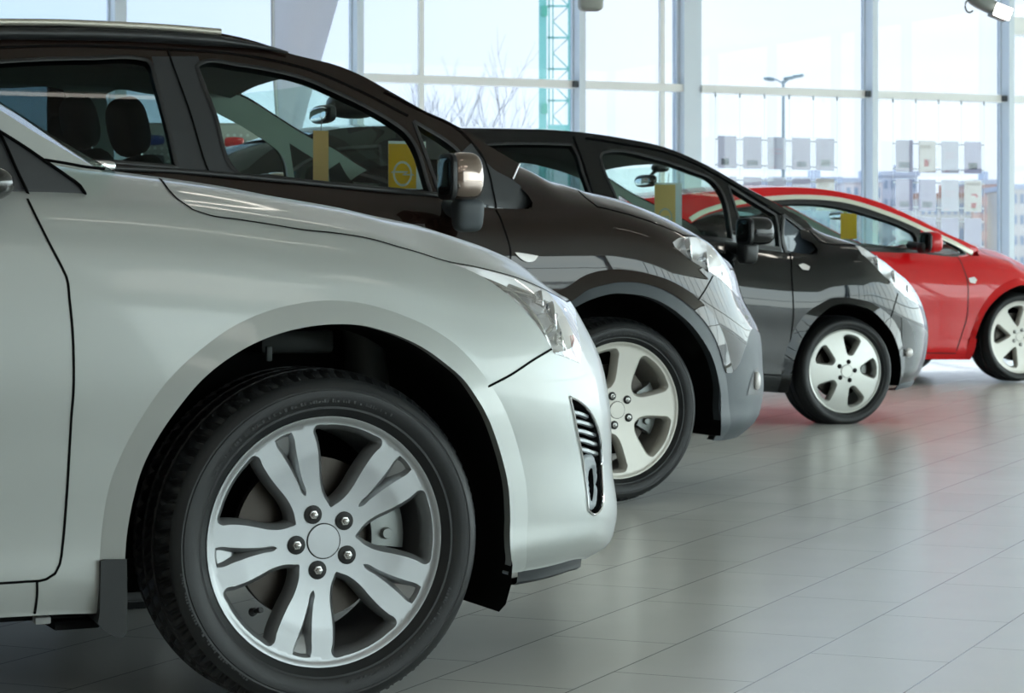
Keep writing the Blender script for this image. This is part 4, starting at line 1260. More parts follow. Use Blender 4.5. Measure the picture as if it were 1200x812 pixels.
    hang_card(car, 367, 153, 385, 214, .62, 'tall orange card hanging in the brown car front window', emblem=False, tone='orange')
    hang_card(car, 455, 165, 499, 222, .33, 'yellow card with a ringed emblem behind the brown car windscreen', margin=.26)
    return car

# ------------------------------------------------------------------ black car
def build_black():
    car = Car(992, 435, .0046, .88)
    root = thing('mpv_car', 'glossy black rounded car with five-spoke silver wheel cover, third in the row', 'car', car.O, TH)
    sil = [(953, 268.6), (988, 284), (1024, 302), (1055, 319.6), (1073, 342), (1083, 360), (1086.5, 372), (1088, 395), (1086, 415), (1080, 433), (1077, 438), (1070.5, 446), (1066, 450)]
    car.body(shoulder=[('g', -3.4, 1.08), ('g', -2.4, 1.05), (640, 262), (834, 283), (871, 290), (922, 296), (948, 297.5), (965, 291), (985, 288.5), (1002, 288), (1028, 301), (1055, 322), (1072, 345)],
             bottom=[('g', -3.4, .28), ('g', -2.4, .20), (891, 459), (921, 460.5), ('g', -.1, .2), ('g', .3, .21), (1047, 452), (1062, 449), (1070, 447)],
             center=dict(w=.36, rear=[(-.9, 1.30)], sil=[(930, 252), (953, 268.6), (970, 276), (988, 284), (1006, 293), (1024, 302), (1040, 310.5), (1054, 319)], nose=[(.74, .76), (.82, .70)]), hood_f=(.50, .82, .985, 1.0),
             sil=sil, fr=(0, .07, .20, .42, .62, .82, .93, 1.0), ins=(.05, .02, .012, .008, .0, .018, .042, .095), u1=.02, p=2.1, cowl=-.40, L0=.80, ur=-2.6, rear=-3.38)
    print('black L', car.L.round(3))
    arch = [('d', 922, 480), (923.6, 452), (928.8, 423.7), (941.4, 392), (962.3, 367), (987.4, 355.7), (1008, 358.8), (1029, 371.4), (1044, 390), (1052, 411), (1053, 434), (1049, 446), ('d', 1047, 470)]
    outer = [('d', 912, 480), (914, 450), (919, 420), (928, 392), (941, 371), (962, 355.7), (989.5, 348.4), (1014.6, 352.6), (1039.7, 367), (1053, 385), (1059, 405), (1060, 430), ('d', 1056, 470)]
    car.set_flare(arch[1:-1], outer[1:-1], A=.014)
    A, O_ = (smooth_line(car.bp(q)) for q in (arch, outer))
    lamp = car.bp([(1001.7, 287), (1015, 292.5), (1028, 300.5), (1046, 311.5), (1063.8, 326), (1074, 342), (1081, 360), (1070, 353), (1055, 342.5), (1040, 327), (1025, 312), (1010, 298)])
    lampS = headlamp(car, root, lamp, [(1030, 308, .045), (1050, 325, .045), (1066, 341, .04)])
    gap_hood = smooth_line(np.vstack([car.bp([(948, 270), (960, 283), (975, 286.5), (1001.7, 287), (1015, 292.5), (1028, 300.5), (1046, 311.5), (1063.8, 326), (1073, 341.5)]), [(car.smax, car.Tsh + .04)]]))
    gap_b = smooth_line(car.bp([(1052, 343.5), (1049, 355), (1044, 371)]))
    front_gap = smooth_line(car.bp([(925.5, 297), (927.5, 320), (929, 345), (929.4, 372.9), (926, 400), (921, 425), (917.5, 441)]))
    foot = car.bp([(958, 297), (958, 290), (951, 284)])
    dom = np.vstack([[(car.smin, 0), (car.smax, 0), (car.smax, car.Tmax), (-.14, car.Tmax), (-.14, car.kn[-2]), (foot[2][0] - .04, car.kn[-4]), (foot[2][0] - .05, foot[2][1] + .02)], foot[::-1], [(foot[0][0] - .06, car.Tsh), (car.smin, car.Tsh)]])
    door = np.vstack([front_gap, [(-1.55, .10), (-1.55, car.Tsh + .01), (front_gap[0][0], car.Tsh + .01)]])
    hood = np.vstack([gap_hood, [(car.smax, car.Tmax), (car.cowl - .1, car.Tmax), (gap_hood[0][0] - .06, gap_hood[0][1] + .10)]])
    bumper = np.vstack([gap_b[::-1], car.bp([(1068, 353), ('r', 1083, 362)]), [(car.smax, -.08), (.1, -.08)]])
    sill = np.vstack([car.bp([('p', -2.3, .10), (891, 440), (921, 442)]), [(-.3, -.08), (-2.3, -.08)]])
    lower_parts(car, root, dom, A, [('flare', O_), ('hood', hood), ('front_bumper', bumper), ('sill', sill), ('front_door', door)],
                {'body': 'body_shell', 'flare': 'fender_flare', 'sill': 'sill_cover', '_holes': [lampS]}, {'body': P_BLACK, 'sill': TRIM}, {'flare': 'band'}, ('body', 'hood', 'front_bumper'), wb=2.64)
    arch_liner(car, root, LINER, car.flare[0], zmin=.20)
    car.ribbon('panel_gap', [(gap_hood, 'body'), (gap_b, 'body'), (front_gap, 'body'), (smooth_line(car.bp([(880, 438), (900, 439), (919, 440)])), 'body')], .008, GAP, root)
    q = np.stack([np.linspace(.42, car.smax, 40), np.zeros(40)], 1); p, nn = car.BN(q); bm = bmesh.new(); rows = []
    for dz, dn in ((.03, .002), (.02, .004), (-.012, .0), (-.03, -.012), (-.03, -.08)): rows.append([bm.verts.new(Vector(a + np.array([b[0], b[1], 0]) * dn + np.array([0, 0, dz]))) for a, b in zip(p, nn)])
    for a, b in zip(rows[:-1], rows[1:]):
        for i in range(len(a) - 1): bm.faces.new((a[i], a[i + 1], b[i + 1], b[i]))
    bm_obj('bumper_lip', bm, CLAD, root)
    fog = smooth_line(car.bp([(1056, 372), (1063, 376), (1070, 392), (1072, 412), (1066, 416), (1060, 410)]), closed=True, corner=50)
    car.emit('fog_recess', *cdt_regions(fog, [], [], .02)['body'], TRIM, root, off=.003)
    h = car.hit(1064, 413)
    if h is not None:
        p, nn = car.BN(np.array([h])); bm = bmesh.new(); rounded(bm, p[0] + nn[0] * .005, (.05, .03, .05), 2.4); bm_obj('fog_lamp', bm, LAMP_GREY, root)
    q = car.bp([(935, 311), (941, 309.5), (948.5, 313), (947, 317), (939, 315.5)]); prm, tris = cdt_regions(smooth_line(q, .008, True, 50), [], [], .015)['body']; car.emit('side_marker_lamp', prm, tris, LAMP_GREY, root, off=.008)
    # upper body
    car.upper(1.02, w0=.10, k1=.25, k2=.24, ua=-1.1, nar=.12, ub=-2.4, rnar=.20)
    edge = [('g', -3.42, 1.06), ('g', -3.37, 1.20), ('g', -3.28, 1.32), ('g', -3.13, 1.44), ('g', -2.92, 1.52), ('g', -2.5, 1.565), (540, 150), (603, 151), (666.7, 153.5), (730, 162), (780.7, 173), (825, 192), (872.5, 219), (920, 244.5), (953, 268.6), (957, 276)]
    bottom = [(961, 284), (962, 293), (955, 301), (922, 301), (871, 295), (834, 288), (640, 268), ('g', -3.43, 1.03)]
    fw = [(704, 183), (707, 179), (713, 177.5), (761.7, 184), (809, 199.5), (836, 212), (842, 219), (858, 281), (834.5, 278.5), (760, 270), (733, 266), (720.5, 228.7), (706, 194)]
    qw = [(853.5, 217.5), (880, 234), (908.6, 251.5), (914, 290.5), (895, 289), (872.5, 285.5)]
    rw = [(530, 172), (575, 169), (640, 168.5), (669.8, 169.5), (676, 180), (682, 200), (690, 222), (700, 258), (640, 252), (540, 240), (515, 236)]
    r2 = [('g', -2.62, 1.10), ('g', -2.60, 1.46), ('g', -2.85, 1.43), ('g', -3.05, 1.33), ('g', -3.18, 1.14)]
    E, P = greenhouse(car, root, edge, bottom, [('front_window', fw, G_CLEAR), ('quarter_window', qw, G_CLEAR), ('rear_side_window', rw, G_TINT), ('rear_quarter_window', r2, G_TINT)],
                      [('door_pillar', [(674, 160), (700, 166), (706, 200), (735, 275), (702, 268), (690, 215)], P_BLACK, 0), ('fender_trim', [(917.5, 255.5), (932, 267), (950.5, 285.5), (955, 292), (949, 296.5), (922, 294), (918, 280)], mat('corner_pane', (72, 82, 92), .12, coat=.6), -.004)],
                      P_BLACK, (-3.05, car.gp_([(822, 190)])[0][0]), .03, .22)
    tr = smooth_line(car.gp_([(917.5, 252), (934, 264), (953, 283), (960, 294), (952, 300), (921, 297), (916.5, 280)]), .015, True, 45)
    car.ribbon('trim_seal', [(np.vstack([tr, tr[:1]]), 'g')], .022, TRIM, root, 'G', lift=.006)
    car.ribbon('belt_strip', [(smooth_line(car.gp_([(560, 251), (700, 264), (834, 282), (871, 289), (914, 294.5)]), .05), 'g')], .024, TRIM, root, 'G', lift=.010)
    car.ribbon('panel_gap', [(smooth_line(car.gp_(q), .03), 'g') for q in ([(672, 160), (686, 200), (703, 262)], [(686, 162), (730, 169), (785, 180), (830, 200), (878, 228), (915, 252)])], .008, GAP, root, 'G', lift=.005)
    door_mirror(car, root, (870.5, 254, 902, 287), (868, 283, 886, 309.5), -.12, P_BLACK, TRIM, dw=.17)
    cabin(car, root, 1.0, -1.0, 1.5, [(-1.75, .48, 1.37), (-1.75, 1.26, 1.37), (-2.55, .46, 1.40), (-2.55, 1.3, 1.40)])
    inner_mirror(root, car.at_w(757, 212, .88))
    wheels(car, root, 'cover', .300, .2255, .215, (COVER_SILVER, RUBBER, DARK, STEEL), math.radians(0), wy=.03, wb=2.64, detail=False)
    floor_pan(car, root, z=.18)
    hang_card(car, 767, 214, 799, 275, .60, 'ochre card with a ringed emblem and pale margin in the black car front window', margin=.24, tone='ochre')
    return car

# ------------------------------------------------------------------ red car
def build_red():
    car = Car(1197, 395, .0062, .88)
    root = thing('coupe_car', 'bright red low car with pale trim along its side windows, farthest in the row', 'car', car.O, TH)
    sil = [(1164, 292), (1188, 302), (1212, 316), (1240, 333), (1254, 350), (1262, 372), (1266, 395), (1262, 415), (1252, 424)]
    car.body(shoulder=[('g', -3.4, 1.02), ('g', -2.0, .99), (1011, 293), (1072, 296.5), (1123, 301), (1140, 300), (1163, 303), (1185, 309), (1200, 317), ('g', .55, .74), ('g', .8, .66)],
             bottom=[('g', -3.4, .26), ('g', -2.4, .19), (1088, 421), (1136, 421.5), ('g', -.1, .19), ('g', .5, .19), ('g', .9, .21)],
             center=dict(w=.36, rear=[(-.9, 1.12)], sil=[(1130, 284), (1141.6, 288), (1164, 292), (1188, 302), (1210, 313)], nose=[(.60, .82), (.76, .74), (.86, .67)]),
             sil=sil, fr=(0, .07, .20, .42, .62, .82, .93, 1.0), ins=(.05, .02, .012, .008, .0, .018, .042, .095), u1=.02, p=2.1, cowl=-.45, L0=.85, ur=-2.65, rear=-3.45)
    print('red L', car.L.round(3))
    arch = [('d', 1136, 440), (1137.5, 417), (1144, 388), (1156.4, 361), (1173.6, 343.8), (1186, 337), (1200, 334.5), (1216, 338), ('z', .28, .62), ('z', .37, .48), ('z', .40, .33), ('d', 1240, 440)]
    outer = [('d', 1131, 440), (1133, 410), (1142.8, 375.8), (1154, 353.6), (1173.6, 334), (1186, 328), (1200, 325.5), (1218, 329), ('z', .32, .68), ('z', .43, .50), ('z', .46, .33), ('d', 1248, 440)]
    car.set_flare(arch[1:-1], outer[1:-1], A=.018)
    A, O_ = (smooth_line(car.bp(q)) for q in (arch, outer))
    lampS = headlamp(car, root, smooth_line(np.array([(.36, car.Tsh - .02), (.55, car.Tsh - .03), (.80, car.Tsh - .05), (.92, car.Tsh - .12), (.78, car.Tsh - .17), (.55, car.Tsh - .12)]), .03, True, 50), [])
    gap_hood = smooth_line(np.vstack([car.bp([(1146, 291), (1155, 297), (1170, 302), (1185, 308)]), [(.36, car.Tsh - .01), (.8, car.Tsh - .04), (car.smax, car.Tsh)]]))
    front_gap = smooth_line(car.bp([(1122.5, 301.5), (1128, 312), (1133, 326), (1134.5, 348), (1133, 371), (1127, 392), (1120.5, 411)]))
    foot = car.bp([(1147, 300), (1146, 296), (1141, 292)])
    dom = np.vstack([[(car.smin, 0), (car.smax, 0), (car.smax, car.Tmax), (-.20, car.Tmax), (-.20, car.kn[-2]), (foot[2][0] - .04, car.kn[-4]), (foot[2][0] - .05, foot[2][1] + .02)], foot[::-1], [(foot[0][0] - .06, car.Tsh), (car.smin, car.Tsh)]])
    door = np.vstack([front_gap, [(-1.75, .08), (-1.75, car.Tsh + .01), (front_gap[0][0], car.Tsh + .01)]])
    hood = np.vstack([gap_hood, [(car.smax, car.Tmax), (car.cowl - .1, car.Tmax), (gap_hood[0][0] - .06, gap_hood[0][1] + .10)]])
    bumper = np.array([(.60, car.Tsh - .14), (.95, car.Tsh - .16), (car.smax, car.Tsh - .12), (car.smax, -.08), (.42, -.08), (.46, .35)])
    lower_parts(car, root, dom, A, [('flare', O_), ('hood', hood), ('front_bumper', bumper), ('front_door', door)],
                {'body': 'body_shell', 'flare': 'fender_flare', '_holes': [lampS]}, {'body': P_RED}, {'flare': 'band'}, ('body', 'hood', 'front_bumper'), wb=2.69)
    arch_liner(car, root, LINER, car.flare[0], zmin=.20)
    car.ribbon('panel_gap', [(gap_hood, 'body'), (front_gap, 'body'), (smooth_line(car.bp([(1060, 413), (1090, 413.5), (1120, 414)])), 'body')], .008, mat('gap_red_dark', (60, 6, 10), .7), root)
    q = car.bp([(1134.5, 326), (1141, 324.5), (1144.5, 328), (1142, 332.5), (1136, 331)]); prm, tris = cdt_regions(smooth_line(q, .008, True, 50), [], [], .015)['body']; car.emit('side_marker_lamp', prm, tris, LAMP_GREY, root, off=.008)
    # upper body
    car.upper(.98, w0=.10, k1=.32, k2=.28, ua=-1.2, nar=.10, ub=-2.3, rnar=.16)
    edge = [('g', -3.45, 1.02), ('g', -3.40, 1.12), ('g', -3.15, 1.26), (797, 228.5), (841, 224), (885, 220.3), (920, 219.3), (972.5, 222.8), (1025, 235), (1077.5, 257.8), (1112.5, 275), (1133.5, 284.3), (1145, 290)]
    bottom = [(1148, 295), (1143, 302), (1123, 305), (1072, 300), (1011, 297), ('g', -2.4, 1.0), ('g', -3.4, 1.0)]
    fw = [(905, 240), (928.8, 238), (976, 241), (1025, 253.5), (1062, 267.5), (1071, 273), (1075, 281), (1072, 292.5), (1011, 290), (958, 287), (930, 285)]
    qw = [(1089, 272), (1100, 276.5), (1116, 284.5), (1132, 297.5), (1110, 299.8), (1089, 299)]
    rw = [(815.5, 259.5), (830, 252.5), (844, 248.5), (868, 244), (893, 241), (915, 284), (880, 280), (856, 274.5), (835, 268)]
    E, P = greenhouse(car, root, edge, bottom, [('front_window', fw, G_CLEAR), ('quarter_window', qw, G_CLEAR), ('rear_side_window', rw, G_TINT)],
                      [('door_pillar', [(880, 238), (928, 232), (990, 235), (1042, 250), (1078, 265), (1082, 300), (1011, 293), (925, 289), (905, 284)], TRIM, 0)],
                      P_RED, (-3.15, car.gp_([(1000, 228)])[0][0]), .03, .18)
    strip = smooth_line(car.gp_([(808.5, 258), (820, 250.5), (835, 244.8), (860, 238.5), (900, 233.2), (937.5, 231.2), (990, 235.5), (1042.5, 251.6), (1095, 274.5), (1120, 286), (1139, 297)]), .04)
    car.ribbon('window_trim', [(strip, 'g')], .036, mat('pale_trim', (226, 226, 210), .3, .2), root, 'G', lift=.006)
    car.ribbon('belt_strip', [(smooth_line(car.gp_([(835, 272), (900, 286), (1011, 293.5), (1075, 297), (1122, 301.5)]), .05), 'g')], .02, TRIM, root, 'G', lift=.008)
    door_mirror(car, root, (1083, 271, 1100.5, 295.5), (1078, 284, 1090, 297), -.10, P_RED, TRIM, dw=.16)
    cabin(car, root, .98, -.75, 1.3, [(-1.95, .50, 1.20), (-1.95, 1.24, 1.20)])
    inner_mirror(root, car.at_w(983, 252, .9), mat('mirror_pale', (206, 208, 140), .4))
    wheels(car, root, 'twist', .325, .262, .225, (ALLOY_SATIN, RUBBER, DARK, STEEL), math.radians(1), wy=.03, wb=2.69, detail=False)
    floor_pan(car, root, z=.17)
    hang_card(car, 985, 250, 1004, 280, .66, 'small yellow card hanging in the red car front window', emblem=False)
    return car

BROWN = build_brown(); BLACK = build_black(); RED = build_red()
# ------------------------------------------------------------------ camera
cd = bpy.data.cameras.new('camera'); cam = bpy.data.objects.new('camera', cd); COL.objects.link(cam)
cam.location = (0, 0, EYE); cam.rotation_euler = (math.pi / 2, 0, 0)
cd.sensor_width = 36; cd.sensor_fit = 'HORIZONTAL'; cd.lens = 36 * FPX / 1200
cd.shift_y = -(406 - HY) / 1200
cd.clip_end = 2000
cd.dof.use_dof = True; cd.dof.focus_distance = 5.4; cd.dof.aperture_fstop = 14
scene.camera = cam
scene.view_settings.view_transform = 'Standard'; scene.view_settings.look = 'None'
scene.view_settings.exposure = 0.48; scene.view_settings.gamma = 1.0; scene.view_settings.use_curve_mapping = False
scene.cycles.use_denoising = True
scene.cycles.max_bounces = 8; scene.cycles.transparent_max_bounces = 24; scene.cycles.glossy_bounces = 5; scene.cycles.diffuse_bounces = 4
scene.cycles.sample_clamp_indirect = 6.0; scene.cycles.caustics_reflective = False; scene.cycles.caustics_refractive = False

# ------------------------------------------------------------------ sky
w = bpy.data.worlds.new('sky'); scene.world = w; w.use_nodes = True
nt = w.node_tree; bg = nt.nodes['Background']
tc = nt.nodes.new('ShaderNodeTexCoord'); sep = nt.nodes.new('ShaderNodeSeparateXYZ'); nt.links.new(tc.outputs['Generated'], sep.inputs[0])
rm = nt.nodes.new('ShaderNodeValToRGB'); rm.color_ramp.elements[0].position = 0.0; rm.color_ramp.elements[0].color = (.86, .89, .92, 1)
rm.color_ramp.elements[1].position = .55; rm.color_ramp.elements[1].color = (.50, .66, .90, 1)
e = rm.color_ramp.elements.new(.10); e.color = (.80, .87, .95, 1)
nt.links.new(sep.outputs['Z'], rm.inputs[0])
mp = nt.nodes.new('ShaderNodeMapping'); mp.inputs['Scale'].default_value = (2.2, 2.2, 9.0); nt.links.new(tc.outputs['Generated'], mp.inputs[0])
no = nt.nodes.new('ShaderNodeTexNoise'); no.inputs['Scale'].default_value = 1.6; no.inputs['Detail'].default_value = 5; no.inputs['Roughness'].default_value = .5
nt.links.new(mp.outputs[0], no.inputs['Vector'])
r2 = nt.nodes.new('ShaderNodeValToRGB'); r2.color_ramp.elements[0].position = .36; r2.color_ramp.elements[1].position = .58
nt.links.new(no.outputs['Fac'], r2.inputs[0])
mx = nt.nodes.new('ShaderNodeMix'); mx.data_type = 'RGBA'; mx.inputs[7].default_value = (.93, .94, .96, 1)
nt.links.new(r2.outputs[0], mx.inputs[0]); nt.links.new(rm.outputs[0], mx.inputs[6])
gr = nt.nodes.new('ShaderNodeMapRange'); gr.inputs['From Min'].default_value = -.25; gr.inputs['From Max'].default_value = .08
nt.links.new(sep.outputs['X'], gr.inputs[0])
mz = nt.nodes.new('ShaderNodeMix'); mz.data_type = 'RGBA'; mz.blend_type = 'MULTIPLY'; mz.inputs[0].default_value = 1.0
mc = nt.nodes.new('ShaderNodeMix'); mc.data_type = 'RGBA'; mc.inputs[6].default_value = (.66, .80, .97, 1); mc.inputs[7].default_value = (1, 1, 1, 1)
nt.links.new(gr.outputs[0], mc.inputs[0]); nt.links.new(mx.outputs[2], mz.inputs[6]); nt.links.new(mc.outputs[2], mz.inputs[7])
gs = nt.nodes.new('ShaderNodeMapRange'); gs.interpolation_type = 'SMOOTHSTEP'; gs.inputs['From Min'].default_value = .35; gs.inputs['From Max'].default_value = .95; gs.inputs['To Min'].default_value = 1.0; gs.inputs['To Max'].default_value = 2.6
nt.links.new(sep.outputs['X'], gs.inputs[0])
mh = nt.nodes.new('ShaderNodeVectorMath'); mh.operation = 'SCALE'; nt.links.new(mz.outputs[2], mh.inputs[0]); nt.links.new(gs.outputs[0], mh.inputs['Scale'])
nt.links.new(mh.outputs[0], bg.inputs[0]); bg.inputs[1].default_value = 2.3

sd = bpy.data.lights.new('sun', 'SUN'); sd.energy = 8.0; sd.angle = math.radians(2.5); sd.color = (1, .95, .88)
so = bpy.data.objects.new('sun', sd); COL.objects.link(so)
dirv = -FU * .25 - NV * .75 - UP * .95
so.rotation_euler = Vector(dirv).to_track_quat('-Z', 'Y').to_euler()

# ------------------------------------------------------------------ floor of long tiles
def tile_material():
    m = bpy.data.materials.new('floor_tiles'); m.use_nodes = True
    nt = m.node_tree; b = nt.nodes['Principled BSDF']
    tc = nt.nodes.new('ShaderNodeTexCoord'); mp = nt.nodes.new('ShaderNodeMapping')
    nt.links.new(tc.outputs['Object'], mp.inputs[0])
    br = nt.nodes.new('ShaderNodeTexBrick')
    br.inputs['Scale'].default_value = 1.0; br.inputs['Brick Width'].default_value = TL; br.inputs['Row Height'].default_value = TW
    br.inputs['Mortar Size'].default_value = .0022; br.inputs['Mortar Smooth'].default_value = .05
    br.offset = .36; br.offset_frequency = 2
    br.inputs['Color1'].default_value = (*srgb((222, 224, 221)), 1); br.inputs['Color2'].default_value = (*srgb((228, 230, 226)), 1)
    br.inputs['Mortar'].default_value = (*srgb((150, 152, 151)), 1)
    nt.links.new(mp.outputs[0], br.inputs['Vector'])
    no = nt.nodes.new('ShaderNodeTexNoise'); no.inputs['Scale'].default_value = 3; no.inputs['Detail'].default_value = 6
    nt.links.new(tc.outputs['Object'], no.inputs['Vector'])
    mx = nt.nodes.new('ShaderNodeMix'); mx.data_type = 'RGBA'; mx.blend_type = 'MULTIPLY'; mx.inputs[0].default_value = .35
    nt.links.new(br.outputs['Color'], mx.inputs[6]); nt.links.new(no.outputs['Color'], mx.inputs[7])
    rr = nt.nodes.new('ShaderNodeValToRGB'); rr.color_ramp.elements[0].color = (.82, .82, .82, 1); nt.links.new(no.outputs['Fac'], rr.inputs[0]); nt.links.new(rr.outputs[0], mx.inputs[7])
    nt.links.new(mx.outputs[2], b.inputs['Base Color'])
    ra = nt.nodes.new('ShaderNodeMapRange'); ra.inputs['To Min'].default_value = .20; ra.inputs['To Max'].default_value = .27
    nt.links.new(no.outputs['Fac'], ra.inputs[0]); nt.links.new(ra.outputs[0], b.inputs['Roughness'])
    bp = nt.nodes.new('ShaderNodeBump'); bp.inputs['Strength'].default_value = .6; bp.inputs['Distance'].default_value = .002; bp.invert = True
    nt.links.new(br.outputs['Fac'], bp.inputs['Height']); nt.links.new(bp.outputs[0], b.inputs['Normal'])
    b.inputs['Specular IOR Level'].default_value = .6
    return m
TL, TW = .63, .314
NF = 19.7
fm = tile_material()
DA = math.atan2(2800, 1215.0)      # direction of the tile rows
bm = bmesh.new(); rr = bmesh.ops.create_grid(bm, x_segments=1, y_segments=1, size=30)
flo = bm_obj('floor', bm, fm); structure(flo)
flo.rotation_euler = (0, 0, DA)
p0 = world_at(1059, 812, EYE * FPX / (812 - HY)); flo.location = (p0[0], p0[1], 0)
def cellbox(bm, a, n0, n1, z0, z1, b=None):
    """box in facade coordinates: a..b along the front, n0..n1 across, z0..z1"""
    vs = []
    for (u, n) in ((a, n0), (b, n0), (b, n1), (a, n1)):
        p = FU * u + NV * n; vs.append(p)
    lo = [bm.verts.new((p[0], p[1], z0)) for p in vs]; hi = [bm.verts.new((p[0], p[1], z1)) for p in vs]
    bm.faces.new(lo[::-1]); bm.faces.new(hi)
    for i in range(4): bm.faces.new((lo[i], lo[(i + 1) % 4], hi[(i + 1) % 4], hi[i]))
# ------------------------------------------------------------------ glass front behind the cars
FRAME = mat('window_frame_grey', (204, 214, 221), .45, .0)
FRAME_PALE = mat('window_frame_pale', (228, 229, 224), .5, .0)
G_DIMMED = glass('dimmed_pane_glass', (199, 204, 209), .35)  # tint added to dim the outdoors against the brightened hall
WALLC = mat('wall_paint', (196, 192, 186), .8, var=.03)
CEILM = mat('ceiling_paint', (212, 207, 199), .85)
def fu(px, N=NF - .07):
    p = on_facade(px, 100, N); return float(p @ FU)
def fz(px, py, N=NF): return float(on_facade(px, py, N)[2])
ZTOP = 5.3
U0, U1 = -9.0, 24.0
ntrim = [0]
def trim(bm, m=FRAME, nm=None):
    ntrim[0] += 1
    return structure(bm_obj('trim_%d' % ntrim[0], bm, m, smooth=False))
posts = [fu(137), fu(418.5), fu(678), fu(1019.5), fu(1179)]
step_ = posts[2] - posts[1]
allposts = [(posts[0] - step_ * i, .085, .17) for i in range(6, 0, -1)] + [(posts[0], .10, .20)] + [(p, .062, .155) for p in posts[1:3]] + [(posts[3], .062, .165), (posts[4], .062, .165)]
last = posts[4]
while last < U1 - 2: last += 2.0; allposts.append((last, .062, .165))
thin = [fu(495), fu(777.5)]
uc0, uc1 = fu(799), fu(821)
for u, wd, dp in allposts:
    bm = bmesh.new(); cellbox(bm, u - wd / 2, NF - dp, NF + .03, 0, ZTOP, u + wd / 2)
    cellbox(bm, u - wd / 2 - .012, NF - .035, NF + .02, 0, ZTOP, u + wd / 2 + .012)
    trim(bm)
for u in thin:
    bm = bmesh.new(); cellbox(bm, u - .022, NF - .055, NF - .01, 0, ZTOP, u + .022); trim(bm, FRAME_PALE)
bm = bmesh.new(); cellbox(bm, uc0, NF - .12, NF + .10, 0, ZTOP, uc1 - .05); cellbox(bm, uc1 - .045, NF - .07, NF + .05, 0, ZTOP, uc1 + .01); cellbox(bm, uc0 - .03, NF - .03, NF + .06, 0, ZTOP, uc0); trim(bm)
# transoms between the posts
zt = fz(800, 104)
solid = sorted([(u, wd) for u, wd, _ in allposts] + [((uc0 + uc1) / 2, uc1 - uc0)])
pane_id = 0
for (ua, wa), (ub, wb) in zip(solid[:-1], solid[1:]):
    a, b = ua + wa / 2, ub - wb / 2
    bm = bmesh.new(); cellbox(bm, a, NF - .10, NF + .02, zt - .035, zt + .035, b)
    cellbox(bm, a, NF - .10, NF + .02, 0.0, .10, b); cellbox(bm, a, NF - .10, NF + .02, ZTOP - .12, ZTOP, b)
    if ua > posts[4] - .01:
        z1 = fz(1192, 32); cellbox(bm, a, NF - .14, NF + .02, z1 - .085, z1 + .085, b)
    trim(bm, FRAME_PALE)
    pane_id += 1
    bm = bmesh.new(); cellbox(bm, a, NF - .006, NF + .006, .1, ZTOP - .12, b)
    structure(bm_obj('window_%d' % pane_id, bm, G_DIMMED, smooth=False))
# small joint blocks where the transoms meet the posts
for u in (posts[2], posts[3], posts[4]):
    bm = bmesh.new(); cellbox(bm, u - .075, NF - .135, NF - .09, zt - .028, zt + .028, u - .028); trim(bm, mat('joint_dark', (70, 76, 80), .6))

# ------------------------------------------------------------------ the rest of the hall: glazed right side, glazed wall behind the camera, solid left wall, ceiling
N0 = -9.0
def wall_glazed(axis, at, a, b, n, name, sill=0.0):
    global pane_id
    for i in range(n + 1):
        c = a + (b - a) * i / n
        bm = bmesh.new()
        if axis == 'u': cellbox(bm, at - .08, c - .05, c + .05, 0, ZTOP, at + .08)
        else: cellbox(bm, c - .05, at - .08, at + .08, 0, ZTOP, c + .05)
        trim(bm)
    for z in (.0, 2.4, ZTOP - .1):
        bm = bmesh.new()
        if axis == 'u': cellbox(bm, at - .05, a, b, z, z + .09, at + .05)
        else: cellbox(bm, a, at - .05, at + .05, z, z + .09, b)
        trim(bm, FRAME_PALE)
    pane_id += 1
    bm = bmesh.new()
    if axis == 'u': cellbox(bm, at - .006, a, b, .1, ZTOP - .1, at + .006)
    else: cellbox(bm, a, at - .006, at + .006, .1, ZTOP - .1, b)
    structure(bm_obj('window_%d' % pane_id, bm, G_PANE, smooth=False))
wall_glazed('u', U1, N0, NF, 12, 'right')
wall_glazed('n', N0, 5.0, U1, 8, 'back')
bm = bmesh.new(); cellbox(bm, U0, N0 - .2, N0, 0, ZTOP, 5.0); structure(bm_obj('wall_back', bm, WALLC, smooth=False))
bm = bmesh.new(); cellbox(bm, U0 - .2, N0, NF, 0, ZTOP, U0); structure(bm_obj('wall_left', bm, WALLC, smooth=False))
bm = bmesh.new(); cellbox(bm, U0, N0, NF + .6, ZTOP, ZTOP + .3, U1); structure(bm_obj('ceiling', bm, CEILM, smooth=False))

# ------------------------------------------------------------------ ceiling lamps (long fittings above the cars) and the two hung floodlights
LAMP_ON = mat('lamp_tube_lit', (255, 250, 240), .5, emit=(255, 248, 236), estr=7)
LAMP_BODY = mat('lamp_body_white', (205, 206, 204), .4)
for i, (u, n) in enumerate([(-2, 4.4), (3, 4.4), (8, 4.4), (13, 4.4), (0, 12.0), (5, 12.0), (10, 12.0), (15, 12)]):
    p = FU * u + NV * n
    t = thing('ceiling_lamp', 'long white ceiling lamp with a lit tube above the row of cars', 'lamp', (p[0], p[1], ZTOP - .16), TH, 'long ceiling lamps')
    bm = bmesh.new(); add_box(bm, (0, 0, .09), (1.6, .22, .14), .02); bm_obj('lamp_body', bm, LAMP_BODY, t)
    bm = bmesh.new(); add_tube(bm, [(-.75, 0, 0), (.75, 0, 0)], .035, 10); bm_obj('lamp_tube', bm, LAMP_ON, t)

